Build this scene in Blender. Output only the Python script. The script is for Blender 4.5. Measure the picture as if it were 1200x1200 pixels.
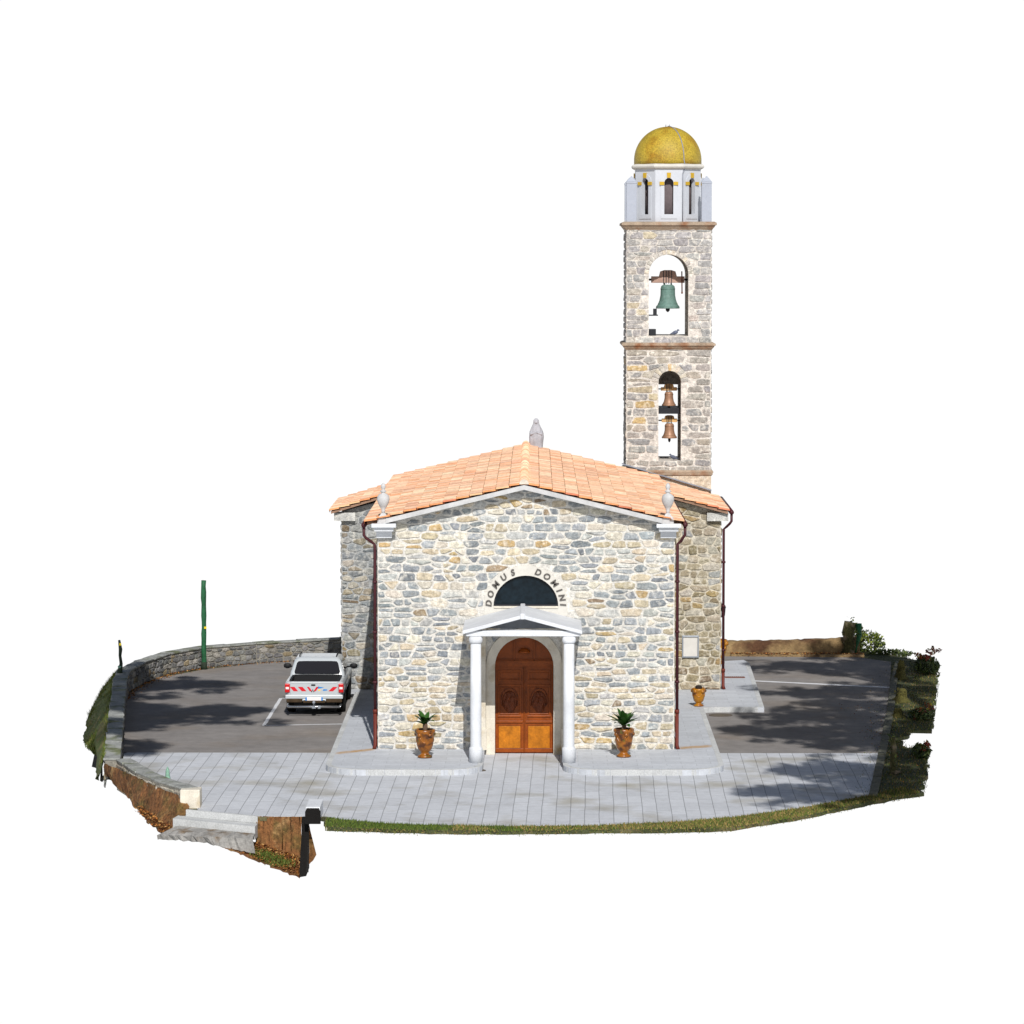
import bpy, math, random
from mathutils import Vector, Matrix
from mathutils.geometry import tessellate_polygon
from math import sin, cos, pi, radians as R, atan, hypot

for o in list(bpy.data.objects): bpy.data.objects.remove(o)
S = bpy.context.scene
COL = S.collection

# ------------------------------------------------------------------ camera
cam = bpy.data.cameras.new('camera'); camo = bpy.data.objects.new('camera', cam); COL.objects.link(camo)
cam.sensor_width = 36; cam.lens = 126.0; cam.clip_start = 1; cam.clip_end = 3000
PITCH = atan(300/4200.0)
camo.location = (0, -99.15, 13.86)
camo.rotation_euler = (pi/2 - PITCH, 0, atan(27/4200.0*cos(PITCH)))
S.camera = camo
S.render.resolution_x = S.render.resolution_y = 1024

# ------------------------------------------------------------------ light
AZ, EL = R(5.5), R(39.5)                    # sun: behind the camera, a little to the right
W = bpy.data.worlds.new('World'); S.world = W; W.use_nodes = True
nt = W.node_tree; nt.nodes.clear()
def N(nt, t, **k):
    n = nt.nodes.new(t)
    for a, b in k.items(): setattr(n, a, b)
    return n
out = N(nt, 'ShaderNodeOutputWorld'); bg = N(nt, 'ShaderNodeBackground')
sky = N(nt, 'ShaderNodeTexSky'); sky.sky_type = 'NISHITA'; sky.sun_disc = False
sky.sun_elevation = EL; sky.sun_rotation = pi - AZ
sk = N(nt, 'ShaderNodeVectorMath', operation='SCALE'); sk.inputs['Scale'].default_value = 0.055
nt.links.new(sky.outputs['Color'], sk.inputs[0])
tc = N(nt, 'ShaderNodeTexCoord'); sp = N(nt, 'ShaderNodeSeparateXYZ'); nt.links.new(tc.outputs['Generated'], sp.inputs[0])
mr = N(nt, 'ShaderNodeMapRange', interpolation_type='SMOOTHSTEP')       # white haze low in the sky, blue overhead
mr.inputs['From Min'].default_value = 0.09; mr.inputs['From Max'].default_value = 0.26
nt.links.new(sp.outputs['Z'], mr.inputs['Value'])
mr2 = N(nt, 'ShaderNodeMapRange', interpolation_type='SMOOTHSTEP')      # dull below
mr2.inputs['From Min'].default_value = -0.34; mr2.inputs['From Max'].default_value = -0.60
nt.links.new(sp.outputs['Z'], mr2.inputs['Value'])
mx = N(nt, 'ShaderNodeMix', data_type='RGBA'); mx.inputs[6].default_value = (1.03, 1.03, 1.03, 1)
nt.links.new(mr.outputs[0], mx.inputs[0]); nt.links.new(sk.outputs[0], mx.inputs[7])
mx2 = N(nt, 'ShaderNodeMix', data_type='RGBA'); mx2.inputs[7].default_value = (.22, .22, .22, 1)
nt.links.new(mr2.outputs[0], mx2.inputs[0]); nt.links.new(mx.outputs[2], mx2.inputs[6])
nt.links.new(mx2.outputs[2], bg.inputs['Color']); bg.inputs['Strength'].default_value = 1.0
nt.links.new(bg.outputs[0], out.inputs[0])
sl = bpy.data.lights.new('sun', 'SUN'); sl.energy = 4.4; sl.angle = R(.4); sl.color = (1, .97, .93)
so = bpy.data.objects.new('sun', sl); COL.objects.link(so)
so.rotation_euler = Vector((-sin(AZ)*cos(EL), cos(AZ)*cos(EL), -sin(EL))).to_track_quat('-Z', 'Y').to_euler()
so.location = (10, -60, 60)
S.view_settings.view_transform = 'Standard'; S.view_settings.look = 'None'
S.view_settings.exposure = 0; S.view_settings.gamma = 1
S.render.engine = 'CYCLES'

# ------------------------------------------------------------------ materials
def c1(v):
    v /= 255.0
    return v/12.92 if v <= .04045 else ((v+.055)/1.055)**2.4
def rgb(r, g, b, k=1.0): return (c1(r)*k, c1(g)*k, c1(b)*k)

def mat(name, col=(.5, .5, .5), rough=.8, metal=0, noise=None, bump=None, attr=False, spec=.3, second=None, coord='Object', patch=None, coat=0):
    """col base; noise=(scale, lo, hi) multiplies the colour; second=(colour, scale, lo, hi) blends a second colour in patches;
    bump=(scale, strength, distance); attr: colour comes from the mesh's own colour attribute"""
    m = bpy.data.materials.new(name); m.use_nodes = True
    t = m.node_tree; b = t.nodes['Principled BSDF']; L = t.links.new
    b.inputs['Roughness'].default_value = rough; b.inputs['Metallic'].default_value = metal
    b.inputs['Specular IOR Level'].default_value = spec
    if coat: b.inputs['Coat Weight'].default_value = coat
    tcn = N(t, 'ShaderNodeTexCoord'); v = tcn.outputs[coord]
    if attr:
        a = N(t, 'ShaderNodeAttribute', attribute_name='Col'); c = a.outputs['Color']
    else:
        r = N(t, 'ShaderNodeRGB'); r.outputs[0].default_value = (*col, 1); c = r.outputs[0]
    for sec in ([second] if second else []) + (patch or []):
        nz = N(t, 'ShaderNodeTexNoise'); nz.inputs['Scale'].default_value = sec[1]; nz.inputs['Detail'].default_value = 6
        L(v, nz.inputs['Vector'])
        mp = N(t, 'ShaderNodeMapRange'); mp.inputs['From Min'].default_value = sec[2]; mp.inputs['From Max'].default_value = sec[3]
        L(nz.outputs[0], mp.inputs['Value'])
        x = N(t, 'ShaderNodeMix', data_type='RGBA'); x.inputs[7].default_value = (*sec[0], 1)
        L(mp.outputs[0], x.inputs[0]); L(c, x.inputs[6]); c = x.outputs[2]
    for ns in (noise if isinstance(noise, list) else [noise] if noise else []):
        nz = N(t, 'ShaderNodeTexNoise'); nz.inputs['Scale'].default_value = ns[0]; nz.inputs['Detail'].default_value = 8; nz.inputs['Roughness'].default_value = .65
        L(v, nz.inputs['Vector'])
        mp = N(t, 'ShaderNodeMapRange'); mp.inputs['From Min'].default_value = .3; mp.inputs['From Max'].default_value = .7
        mp.inputs['To Min'].default_value = ns[1]; mp.inputs['To Max'].default_value = ns[2]
        L(nz.outputs[0], mp.inputs['Value'])
        x = N(t, 'ShaderNodeVectorMath', operation='SCALE'); L(c, x.inputs[0]); L(mp.outputs[0], x.inputs['Scale']); c = x.outputs[0]
    L(c, b.inputs['Base Color'])
    if bump:
        nz = N(t, 'ShaderNodeTexNoise'); nz.inputs['Scale'].default_value = bump[0]; nz.inputs['Detail'].default_value = 8
        L(v, nz.inputs['Vector'])
        bp = N(t, 'ShaderNodeBump'); bp.inputs['Strength'].default_value = bump[1]; bp.inputs['Distance'].default_value = bump[2]
        L(nz.outputs[0], bp.inputs['Height']); L(bp.outputs[0], b.inputs['Normal'])
    return m

M = {}
M['masonry'] = mat('rubble_masonry', attr=True, rough=.92, noise=[(1.4, .88, 1.08), (9, .62, 1.28), (40, .74, 1.2)], bump=(22, .9, .03), spec=.1, second=(rgb(212, 207, 196), 4.5, .52, .84), patch=[(rgb(212, 207, 196), 14, .57, .82)])
M['granite'] = mat('white_granite', rgb(210, 213, 217), .75, noise=[(1.6, .88, 1.08), (60, .82, 1.12)], bump=(70, .25, .008))
M['dressed'] = mat('dressed_stone', rgb(212, 205, 190), .85, noise=[(2.5, .82, 1.1), (40, .85, 1.1)], bump=(40, .4, .01), second=(rgb(170, 150, 115), 1.7, .56, .75))
M['plaster'] = mat('lime_plaster', rgb(204, 201, 193), .85, noise=[(3, .88, 1.06), (30, .92, 1.05)])
M['urnstone'] = mat('urn_stone', rgb(190, 190, 190), .8, noise=[(4, .8, 1.12), (50, .85, 1.1)], bump=(50, .3, .01))
M['statue'] = mat('weathered_statue_stone', rgb(172, 172, 178), .85, noise=[(5, .7, 1.15)], bump=(20, .4, .02))
M['tile'] = mat('clay_roof_tile', attr=True, rough=.85, noise=[(1.1, .85, 1.12), (9, .8, 1.16), (40, .88, 1.1)], bump=(30, .4, .01), spec=.15)
M['pillar'] = mat('pale_blue_render', rgb(162, 168, 180), .7, noise=[(2, .93, 1.04), (20, .95, 1.04)])
M['white'] = mat('white_painted_render', rgb(190, 194, 201), .6, noise=[(2, .94, 1.03), (20, .96, 1.03)])
M['gold'] = mat('gold_mosaic', rgb(170, 146, 48), .55, noise=[(2.2, .82, 1.12), (24, .5, 1.5)], bump=(60, .6, .012), spec=.35, second=(rgb(150, 112, 24), 1.6, .5, .7))
M['core'] = mat('lantern_shade_grey', rgb(104, 94, 96), .9, noise=[(5, .75, 1.2)])  # dark colour standing for the shaded lantern interior
M['gilt'] = mat('gilt_paint', rgb(190, 155, 40), .5)
M['lead'] = mat('lead_flashing', rgb(138, 142, 152), .55, noise=(6, .8, 1.1))
M['cornice'] = mat('cornice_stone', rgb(168, 150, 130), .85, noise=[(2.5, .7, 1.15), (24, .75, 1.15)], bump=(24, .6, .02), second=(rgb(150, 105, 75), 2.2, .5, .7))
M['pipe'] = mat('maroon_pipe', rgb(70, 30, 36), .5, noise=(8, .75, 1.2))
M['pipefoot'] = mat('red_lead_pipe_foot', rgb(100, 38, 26), .55, noise=(10, .75, 1.2))
M['wood'] = mat('varnished_wood', rgb(136, 66, 18), .38, noise=[(3, .72, 1.2), (18, .8, 1.15)], bump=(12, .15, .01), spec=.22)
M['wood_light'] = mat('varnished_panel', rgb(184, 112, 24), .42, noise=[(3.4, .6, 1.25), (16, .75, 1.15)], spec=.22)
M['relief'] = mat('carved_wood', rgb(112, 54, 24), .5, noise=[(9, .6, 1.25)], bump=(14, .9, .05))
M['glass_dark'] = mat('dark_lunette_glass', rgb(16, 27, 34), .3, noise=(5, .5, 1.7), spec=.18, bump=(6, .15, .02))
M['iron'] = mat('black_iron', rgb(34, 36, 42), .5)
M['letter'] = mat('bronze_letter', rgb(88, 84, 80), .5, noise=(20, .7, 1.2))
M['bell_green'] = mat('verdigris_bronze', rgb(98, 128, 120), .6, noise=[(5, .75, 1.2), (25, .85, 1.12)], second=(rgb(122, 146, 140), 4, .5, .7))
M['bell_brown'] = mat('old_bronze', rgb(158, 122, 98), .45, noise=[(6, .75, 1.2)], metal=.15)
M['beam'] = mat('weathered_yoke_wood', rgb(178, 148, 134), .8, noise=[(4, .7, 1.2), (25, .8, 1.1)])
M['beam_tan'] = mat('tan_yoke_wood', rgb(206, 166, 112), .75, noise=[(7, .7, 1.2)])
M['pot'] = mat('glazed_pot', rgb(150, 90, 22), .3, noise=[(5, .7, 1.2)], second=(rgb(76, 42, 18), 5.5, .46, .62), spec=.5, patch=[(rgb(110, 120, 40), 4, .6, .75)])
M['pot_yellow'] = mat('yellow_glazed_pot', rgb(172, 114, 20), .35, noise=[(5, .8, 1.15)], second=(rgb(112, 58, 20), 5, .48, .66), spec=.5)
M['soil'] = mat('dark_potting_soil', rgb(44, 36, 30), .95, bump=(30, .8, .02))
M['leaf'] = mat('leaf_green', attr=True, rough=.5, noise=(6, .8, 1.2), spec=.35)
M['grass'] = mat('grass_blades', attr=True, rough=.8, spec=.15)
M['litter'] = mat('dry_leaves', attr=True, rough=.85, spec=.15)
M['ivy'] = mat('ivy_bark', rgb(74, 72, 40), .9, noise=[(3, .5, 1.4), (14, .6, 1.3)], bump=(10, 1, .08), second=(rgb(112, 100, 84), 3.2, .5, .62))
M['moss'] = mat('mossy_stump', rgb(84, 80, 38), .95, noise=[(4, .5, 1.4), (18, .6, 1.3)], bump=(12, 1, .06))
M['bark'] = mat('pine_bark', rgb(100, 80, 64), .9, noise=[(4, .6, 1.3)], bump=(10, 1, .05))
M['verge'] = mat('mossy_verge_soil', rgb(76, 80, 54), .95, noise=[(1.2, .6, 1.3), (9, .6, 1.35), (40, .7, 1.2)], bump=(14, .8, .05), second=(rgb(126, 114, 84), .7, .54, .68))
M['bank'] = mat('grassy_bank', rgb(84, 96, 48), .95, noise=[(1.5, .6, 1.3), (12, .6, 1.35)], bump=(12, .9, .06), second=(rgb(108, 100, 58), 1.0, .5, .66))
M['earth'] = mat('brown_earth', rgb(124, 84, 50), .95, noise=[(2, .5, 1.3), (13, .45, 1.4)], bump=(9, 1, .08), second=(rgb(90, 82, 44), 1.6, .5, .68), patch=[(rgb(150, 118, 78), 3, .55, .7)])
M['cut'] = mat('black_cut_soil', rgb(18, 16, 15), .98, bump=(12, .8, .05))
M['rough'] = mat('old_wall_stone', attr=True, rough=.95, noise=[(1.3, .68, 1.18), (7, .62, 1.25), (30, .75, 1.15)], bump=(16, 1, .04), spec=.1)
M['coping'] = mat('lichen_coping', rgb(158, 160, 156), .95, noise=[(2.2, .6, 1.15), (16, .62, 1.2)], bump=(16, .8, .03), second=(rgb(112, 118, 84), 1.4, .52, .66))
M['tanwall'] = mat('tan_earth_render', rgb(144, 120, 84), .95, noise=[(2.0, .6, 1.2), (9, .7, 1.2)], bump=(8, .9, .06), second=(rgb(84, 58, 40), .9, .46, .62))
M['post_green'] = mat('dark_green_paint', rgb(34, 92, 58), .6, noise=[(3, .6, 1.25), (14, .75, 1.2)], bump=(5, .5, .03))
M['post_rust'] = mat('weathered_green_post', rgb(40, 52, 38), .8, noise=[(8, .5, 1.4)], bump=(10, .8, .03))
M['bollard'] = mat('pale_green_bollard', rgb(128, 166, 146), .6, noise=[(14, .55, 1.3)])
M['sticker'] = mat('yellow_sticker', rgb(232, 204, 40), .5)
M['steel'] = mat('brushed_frame', rgb(150, 156, 164), .45, metal=.4)
M['paper'] = mat('pale_notice_panel', rgb(205, 202, 196), .4, noise=(3, .9, 1.05), spec=.5)
M['rustiron'] = mat('rusty_grate', rgb(118, 74, 60), .8, noise=(20, .6, 1.3))
M['manhole'] = mat('cast_iron_cover', rgb(92, 84, 74), .75, noise=(12, .7, 1.3))
M['paint'] = mat('road_paint', rgb(225, 226, 228), .7, noise=[(4, .85, 1.04), (30, .75, 1.08)])
M['car_white'] = mat('white_car_paint', rgb(182, 188, 192), .3, spec=.5, coat=.5, second=(rgb(150, 130, 100), 2.4, .66, .9))
M['car_dark'] = mat('dark_plastic', rgb(24, 25, 28), .6)
M['car_glass'] = mat('tinted_car_glass', rgb(12, 14, 22), .08, spec=.5)
M['chrome'] = mat('polished_steel', rgb(200, 202, 205), .2, metal=.9)
M['lamp_red'] = mat('red_lamp_lens', rgb(196, 20, 24), .2, spec=.5)
M['lamp_clear'] = mat('clear_lamp_lens', rgb(232, 226, 226), .15, spec=.5)
M['red'] = mat('red_reflective', rgb(206, 30, 42), .4)
M['blue'] = mat('blue_film', rgb(52, 130, 200), .4)
M['yellow'] = mat('yellow_film', rgb(240, 200, 60), .4)
M['tyre'] = mat('black_rubber', rgb(18, 18, 18), .85)
M['rim'] = mat('alloy_rim', rgb(130, 132, 136), .35, metal=.7)
M['mud'] = mat('muddy_underbody', rgb(66, 52, 36), .9, noise=(6, .5, 1.4))
M['amber'] = mat('amber_beacon', rgb(230, 120, 20), .35)
M['pigeon'] = mat('pigeon_feathers', rgb(92, 98, 116), .8, noise=(14, .6, 1.3))
M['redleaf'] = mat('red_leaves', attr=True, rough=.7, spec=.2)

def ground_mat(name, base, brick=None, **k):
    m = mat(name, base, **k); t = m.node_tree; L = t.links.new
    if brick:
        b = t.nodes['Principled BSDF']; src = b.inputs['Base Color'].links[0].from_socket
        tcn = N(t, 'ShaderNodeTexCoord'); mpn = N(t, 'ShaderNodeMapping')
        nzw = N(t, 'ShaderNodeTexNoise'); nzw.inputs['Scale'].default_value = .35; L(tcn.outputs['Object'], nzw.inputs['Vector'])
        ad = N(t, 'ShaderNodeVectorMath', operation='MULTIPLY_ADD'); L(nzw.outputs['Color'], ad.inputs[0]); ad.inputs[1].default_value = (.05, .05, 0); L(tcn.outputs['Object'], ad.inputs[2])
        mpn.inputs['Rotation'].default_value = (0, 0, R(brick[2])); L(ad.outputs[0], mpn.inputs['Vector'])
        br = N(t, 'ShaderNodeTexBrick'); L(mpn.outputs[0], br.inputs['Vector'])
        br.inputs['Scale'].default_value = 1; br.inputs['Brick Width'].default_value = brick[0]; br.inputs['Row Height'].default_value = brick[1]
        br.inputs['Mortar Size'].default_value = brick[3]; br.inputs['Mortar Smooth'].default_value = .4
        br.inputs['Color1'].default_value = (.92, .92, .92, 1); br.inputs['Color2'].default_value = (1.03, 1.03, 1.03, 1); br.inputs['Mortar'].default_value = (brick[4],)*3 + (1,)
        x = N(t, 'ShaderNodeMix', data_type='RGBA', blend_type='MULTIPLY'); x.inputs[0].default_value = 1
        L(src, x.inputs[6]); L(br.outputs['Color'], x.inputs[7])
        cc = x.outputs[2]
        for (x0, x1, y0, slp) in (brick[5] if len(brick) > 5 else []):       # rust run-off below the pipes
            sx = N(t, 'ShaderNodeSeparateXYZ'); L(ad.outputs[0], sx.inputs[0])
            def mth(op, a, bb=None):
                n = N(t, 'ShaderNodeMath', operation=op)
                for i, q in enumerate((a, bb)):
                    if q is None: continue
                    if isinstance(q, (int, float)): n.inputs[i].default_value = q
                    else: L(q, n.inputs[i])
                return n.outputs[0]
            nn = N(t, 'ShaderNodeTexNoise'); nn.inputs['Scale'].default_value = 5; L(tcn.outputs['Object'], nn.inputs['Vector'])
            dy = mth('ABSOLUTE', mth('SUBTRACT', mth('SUBTRACT', sx.outputs['Y'], y0), mth('MULTIPLY', mth('SUBTRACT', sx.outputs['X'], 3.95 if x0 > 0 else -4.45), slp)))
            fy = mth('SUBTRACT', 1.0, mth('DIVIDE', dy, .36))
            dx = mth('ABSOLUTE', mth('SUBTRACT', sx.outputs['X'], (x0+x1)/2 + .05))
            fx = mth('SUBTRACT', 1.0, mth('DIVIDE', dx, abs(x1-x0)/2))
            f = mth('MULTIPLY', mth('MAXIMUM', mth('MULTIPLY', mth('MAXIMUM', fy, 0), mth('MAXIMUM', mth('MINIMUM', mth('MULTIPLY', fx, 3), 1), 0)), 0), mth('MULTIPLY', nn.outputs[0], 1.7))
            x2 = N(t, 'ShaderNodeMix', data_type='RGBA'); L(f, x2.inputs[0]); L(cc, x2.inputs[6]); x2.inputs[7].default_value = (*rgb(176, 132, 62), 1); cc = x2.outputs[2]
        L(cc, b.inputs['Base Color'])
    return m
M['paving'] = ground_mat('stone_paving', rgb(198, 201, 206), (1.25, .36, 90.9, .011, .45), rough=.85, noise=[(.5, .90, 1.06), (5, .9, 1.06), (40, .86, 1.08)], bump=(40, .3, .008), second=(rgb(160, 156, 144), .45, .52, .72), patch=[(rgb(166, 166, 164), 1.6, .62, .85)])
M['pavement'] = ground_mat('pavement_slabs', rgb(192, 196, 202), (.8, .4, 0, .008, .72, [(3.9, 5.0, .25, .45), (-5.6, -4.4, .0, .8)]), rough=.85, noise=[(.6, .9, 1.06), (6, .9, 1.06), (40, .86, 1.08)], bump=(40, .3, .008))
M['kerb'] = mat('granite_kerb', rgb(194, 196, 196), .85, noise=[(1.1, .78, 1.1), (30, .75, 1.15)], bump=(40, .4, .01))
M['worn_step'] = mat('worn_step_stone', rgb(158, 156, 152), .9, noise=[(1.5, .55, 1.12), (14, .7, 1.15)], bump=(14, .6, .03), second=(rgb(118, 98, 74), 2.0, .52, .68))
M['asphalt'] = mat('worn_asphalt', rgb(136, 132, 129), .95, noise=[(.35, .84, 1.12), (2.2, .86, 1.12), (60, .7, 1.22)], bump=(80, .6, .01), second=(rgb(134, 126, 118), .4, .5, .7), spec=.15)

# ------------------------------------------------------------------ mesh builder
ORG = {}
class MB:
    def __init__(s): s.v = []; s.f = []; s.c = []; s.sm = []; s.mi = []; s.col = (.5, .5, .5); s.smooth = False; s.m = 0
    def add(s, vs, fs, col=None, smooth=None, m=None):
        b = len(s.v); s.v.extend(vs)
        for f in fs:
            s.f.append(tuple(i+b for i in f)); s.c.append(col or s.col); s.sm.append(s.smooth if smooth is None else smooth); s.mi.append(s.m if m is None else m)
    def box(s, x0, x1, y0, y1, z0, z1, **k):
        s.add([(x0,y0,z0),(x1,y0,z0),(x1,y1,z0),(x0,y1,z0),(x0,y0,z1),(x1,y0,z1),(x1,y1,z1),(x0,y1,z1)],
              [(3,2,1,0),(4,5,6,7),(0,1,5,4),(1,2,6,5),(2,3,7,6),(3,0,4,7)], **k)
    def frustum(s, cx, cy, z0, z1, a0, b0, a1, b1, **k):
        s.add([(cx-a0,cy-b0,z0),(cx+a0,cy-b0,z0),(cx+a0,cy+b0,z0),(cx-a0,cy+b0,z0),(cx-a1,cy-b1,z1),(cx+a1,cy-b1,z1),(cx+a1,cy+b1,z1),(cx-a1,cy+b1,z1)],
              [(3,2,1,0),(4,5,6,7),(0,1,5,4),(1,2,6,5),(2,3,7,6),(3,0,4,7)], **k)
    def lathe(s, prof, c=(0,0,0), n=24, rot=0, smooth=True, caps=True, sx=1, sy=1, **k):
        vs = []; fs = []
        for r, z in prof:
            for i in range(n):
                a = rot + 2*pi*i/n; vs.append((c[0]+r*cos(a)*sx, c[1]+r*sin(a)*sy, c[2]+z))
        for j in range(len(prof)-1):
            for i in range(n): fs.append((j*n+i, j*n+(i+1)%n, (j+1)*n+(i+1)%n, (j+1)*n+i))
        s.add(vs, fs, smooth=smooth, **k)
        if caps:
            b = len(s.v)-len(vs)
            for ring, rev in ((0, True), (len(prof)-1, False)):
                ids = [b+ring*n+i for i in range(n)]
                s.f.append(tuple(reversed(ids)) if rev else tuple(ids)); s.c.append(k.get('col') or s.col); s.sm.append(False); s.mi.append(k.get('m', s.m) or 0)
    def tube(s, pts, r, n=8, smooth=True, wob=0, **k):
        pts = [Vector(p) for p in pts]; rs = r if isinstance(r, (list, tuple)) else [r]*len(pts)
        vs = []; fs = []; up = None
        for i, p in enumerate(pts):
            d = (pts[min(i+1, len(pts)-1)] - pts[max(i-1, 0)]).normalized()
            if up is None: up = d.orthogonal().normalized()
            up = (up - d*up.dot(d)).normalized(); w = d.cross(up)
            for j in range(n):
                a = 2*pi*j/n; q = p + (up*cos(a) + w*sin(a))*rs[i]*(1+random.uniform(-wob, wob)); vs.append(tuple(q))
        for i in range(len(pts)-1):
            for j in range(n): fs.append((i*n+j, i*n+(j+1)%n, (i+1)*n+(j+1)%n, (i+1)*n+j))
        fs.append(tuple(reversed(range(n)))); fs.append(tuple((len(pts)-1)*n+j for j in range(n)))
        s.add(vs, fs, smooth=smooth, **k)
    def plate(s, outer, holes, fr, t, **k):
        """flat plate with holes: 2D polygons in frame fr=(O,U,V,Nrm); front at w=0, back at w=-t"""
        O, U, V, Nn = fr
        loops = [outer]+list(holes); tri = tessellate_polygon([[Vector((a, b, 0)) for a, b in l] for l in loops])
        flat = [p for l in loops for p in l]
        n = len(flat)
        vs = [tuple(O+U*a+V*b) for a, b in flat] + [tuple(O+U*a+V*b-Nn*t) for a, b in flat]
        fs = []
        for a, b, c in tri:
            A, B, C = flat[a], flat[b], flat[c]
            if (B[0]-A[0])*(C[1]-A[1])-(B[1]-A[1])*(C[0]-A[0]) < 0: a, c = c, a
            fs.append((a, b, c)); fs.append((c+n, b+n, a+n))
        i0 = 0
        for l in loops:
            for i in range(len(l)):
                a = i0+i; b = i0+(i+1) % len(l); fs.append((a, a+n, b+n, b))
            i0 += len(l)
        s.add(vs, fs, **k)
    def build(s, name, m, parent=None, bevel=0, origin=None, fixn=False):
        root = ORG.get(parent.name, Vector((0,0,0))) if parent else Vector(origin or (0,0,0))
        me = bpy.data.meshes.new(name)
        me.from_pydata([(a[0]-root[0], a[1]-root[1], a[2]-root[2]) for a in s.v], [], s.f)
        at = me.attributes.new('Col', 'FLOAT_COLOR', 'FACE')
        at.data.foreach_set('color', [q for c in s.c for q in (c[0], c[1], c[2], 1.0)])
        me.polygons.foreach_set('use_smooth', s.sm)
        for mm in (m if isinstance(m, list) else [m]): me.materials.append(M[mm])
        me.polygons.foreach_set('material_index', s.mi)
        if fixn:
            import bmesh
            bm = bmesh.new(); bm.from_mesh(me); bmesh.ops.recalc_face_normals(bm, faces=bm.faces); bm.to_mesh(me); bm.free()
        me.validate(); me.update()
        o = bpy.data.objects.new(name, me); COL.objects.link(o)
        if parent: o.parent = parent; ORG[o.name] = root
        else: o.location = root; ORG[o.name] = root
        if bevel:
            b = o.modifiers.new('bevel', 'BEVEL'); b.width = bevel; b.segments = 2; b.limit_method = 'ANGLE'; b.angle_limit = R(40)
        return o
def thing(name, loc, label, cat, group=None):
    o = bpy.data.objects.new(name, None); COL.objects.link(o); o.location = loc; ORG[o.name] = Vector(loc); o.empty_display_size = .3
    return tag(o, label, cat, group)
def tag(o, label, cat, group=None):
    o['label'] = label; o['category'] = cat
    if group: o['group'] = group
    return o
def struct(o): o['kind'] = 'structure'; return o
def stuff(o, label=None, cat=None):
    o['kind'] = 'stuff'
    if label: o['label'] = label; o['category'] = cat
    return o
def dup(root, loc, label, rotz=0, scale=1):
    def rec(o, p):
        c = o.copy(); COL.objects.link(c)
        if p: c.parent = p
        for ch in list(o.children): rec(ch, c)
        return c
    r = rec(root, None); r.location = loc; r.rotation_euler = (0, 0, rotz); r.scale = (scale,)*3; r['label'] = label
    return r
X, Y, Z = Vector((1,0,0)), Vector((0,1,0)), Vector((0,0,1))

def arch(cx, zs, rx, z0, n=20, rz=None):
    rz = rz or rx
    return [(cx-rx, z0), (cx+rx, z0)] + [(cx+rx*cos(pi*i/n), zs+rz*sin(pi*i/n)) for i in range(n+1)]

# ------------------------------------------------------------------ rubble masonry (each stone a raised face of the wall's own mesh)
def clip(poly, nx, ny, d):
    r = []
    for i in range(len(poly)):
        a = poly[i]; b = poly[(i+1) % len(poly)]
        da = nx*a[0]+ny*a[1]-d; db = nx*b[0]+ny*b[1]-d
        if da <= 0: r.append(a)
        if (da < 0 < db) or (db < 0 < da):
            t = da/(da-db); r.append((a[0]+(b[0]-a[0])*t, a[1]+(b[1]-a[1])*t))
    return r
def area(p): return sum(p[i-1][0]*p[i][1]-p[i][0]*p[i-1][1] for i in range(len(p)))/2
def inset(p, m):
    q = p
    for i in range(len(p)):
        a, b = p[i-1], p[i]; dx, dy = b[0]-a[0], b[1]-a[1]; l = hypot(dx, dy)
        if l < 1e-6: continue
        nx, ny = dy/l, -dx/l
        q = clip(q, nx, ny, nx*a[0]+ny*a[1]-m)
        if len(q) < 3: return []
    return q
def chaikin(p, k=.25):
    r = []
    for i in range(len(p)):
        a = p[i]; b = p[(i+1) % len(p)]
        r += [(a[0]+(b[0]-a[0])*k, a[1]+(b[1]-a[1])*k), (a[0]+(b[0]-a[0])*(1-k), a[1]+(b[1]-a[1])*(1-k))]
    return r
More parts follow.
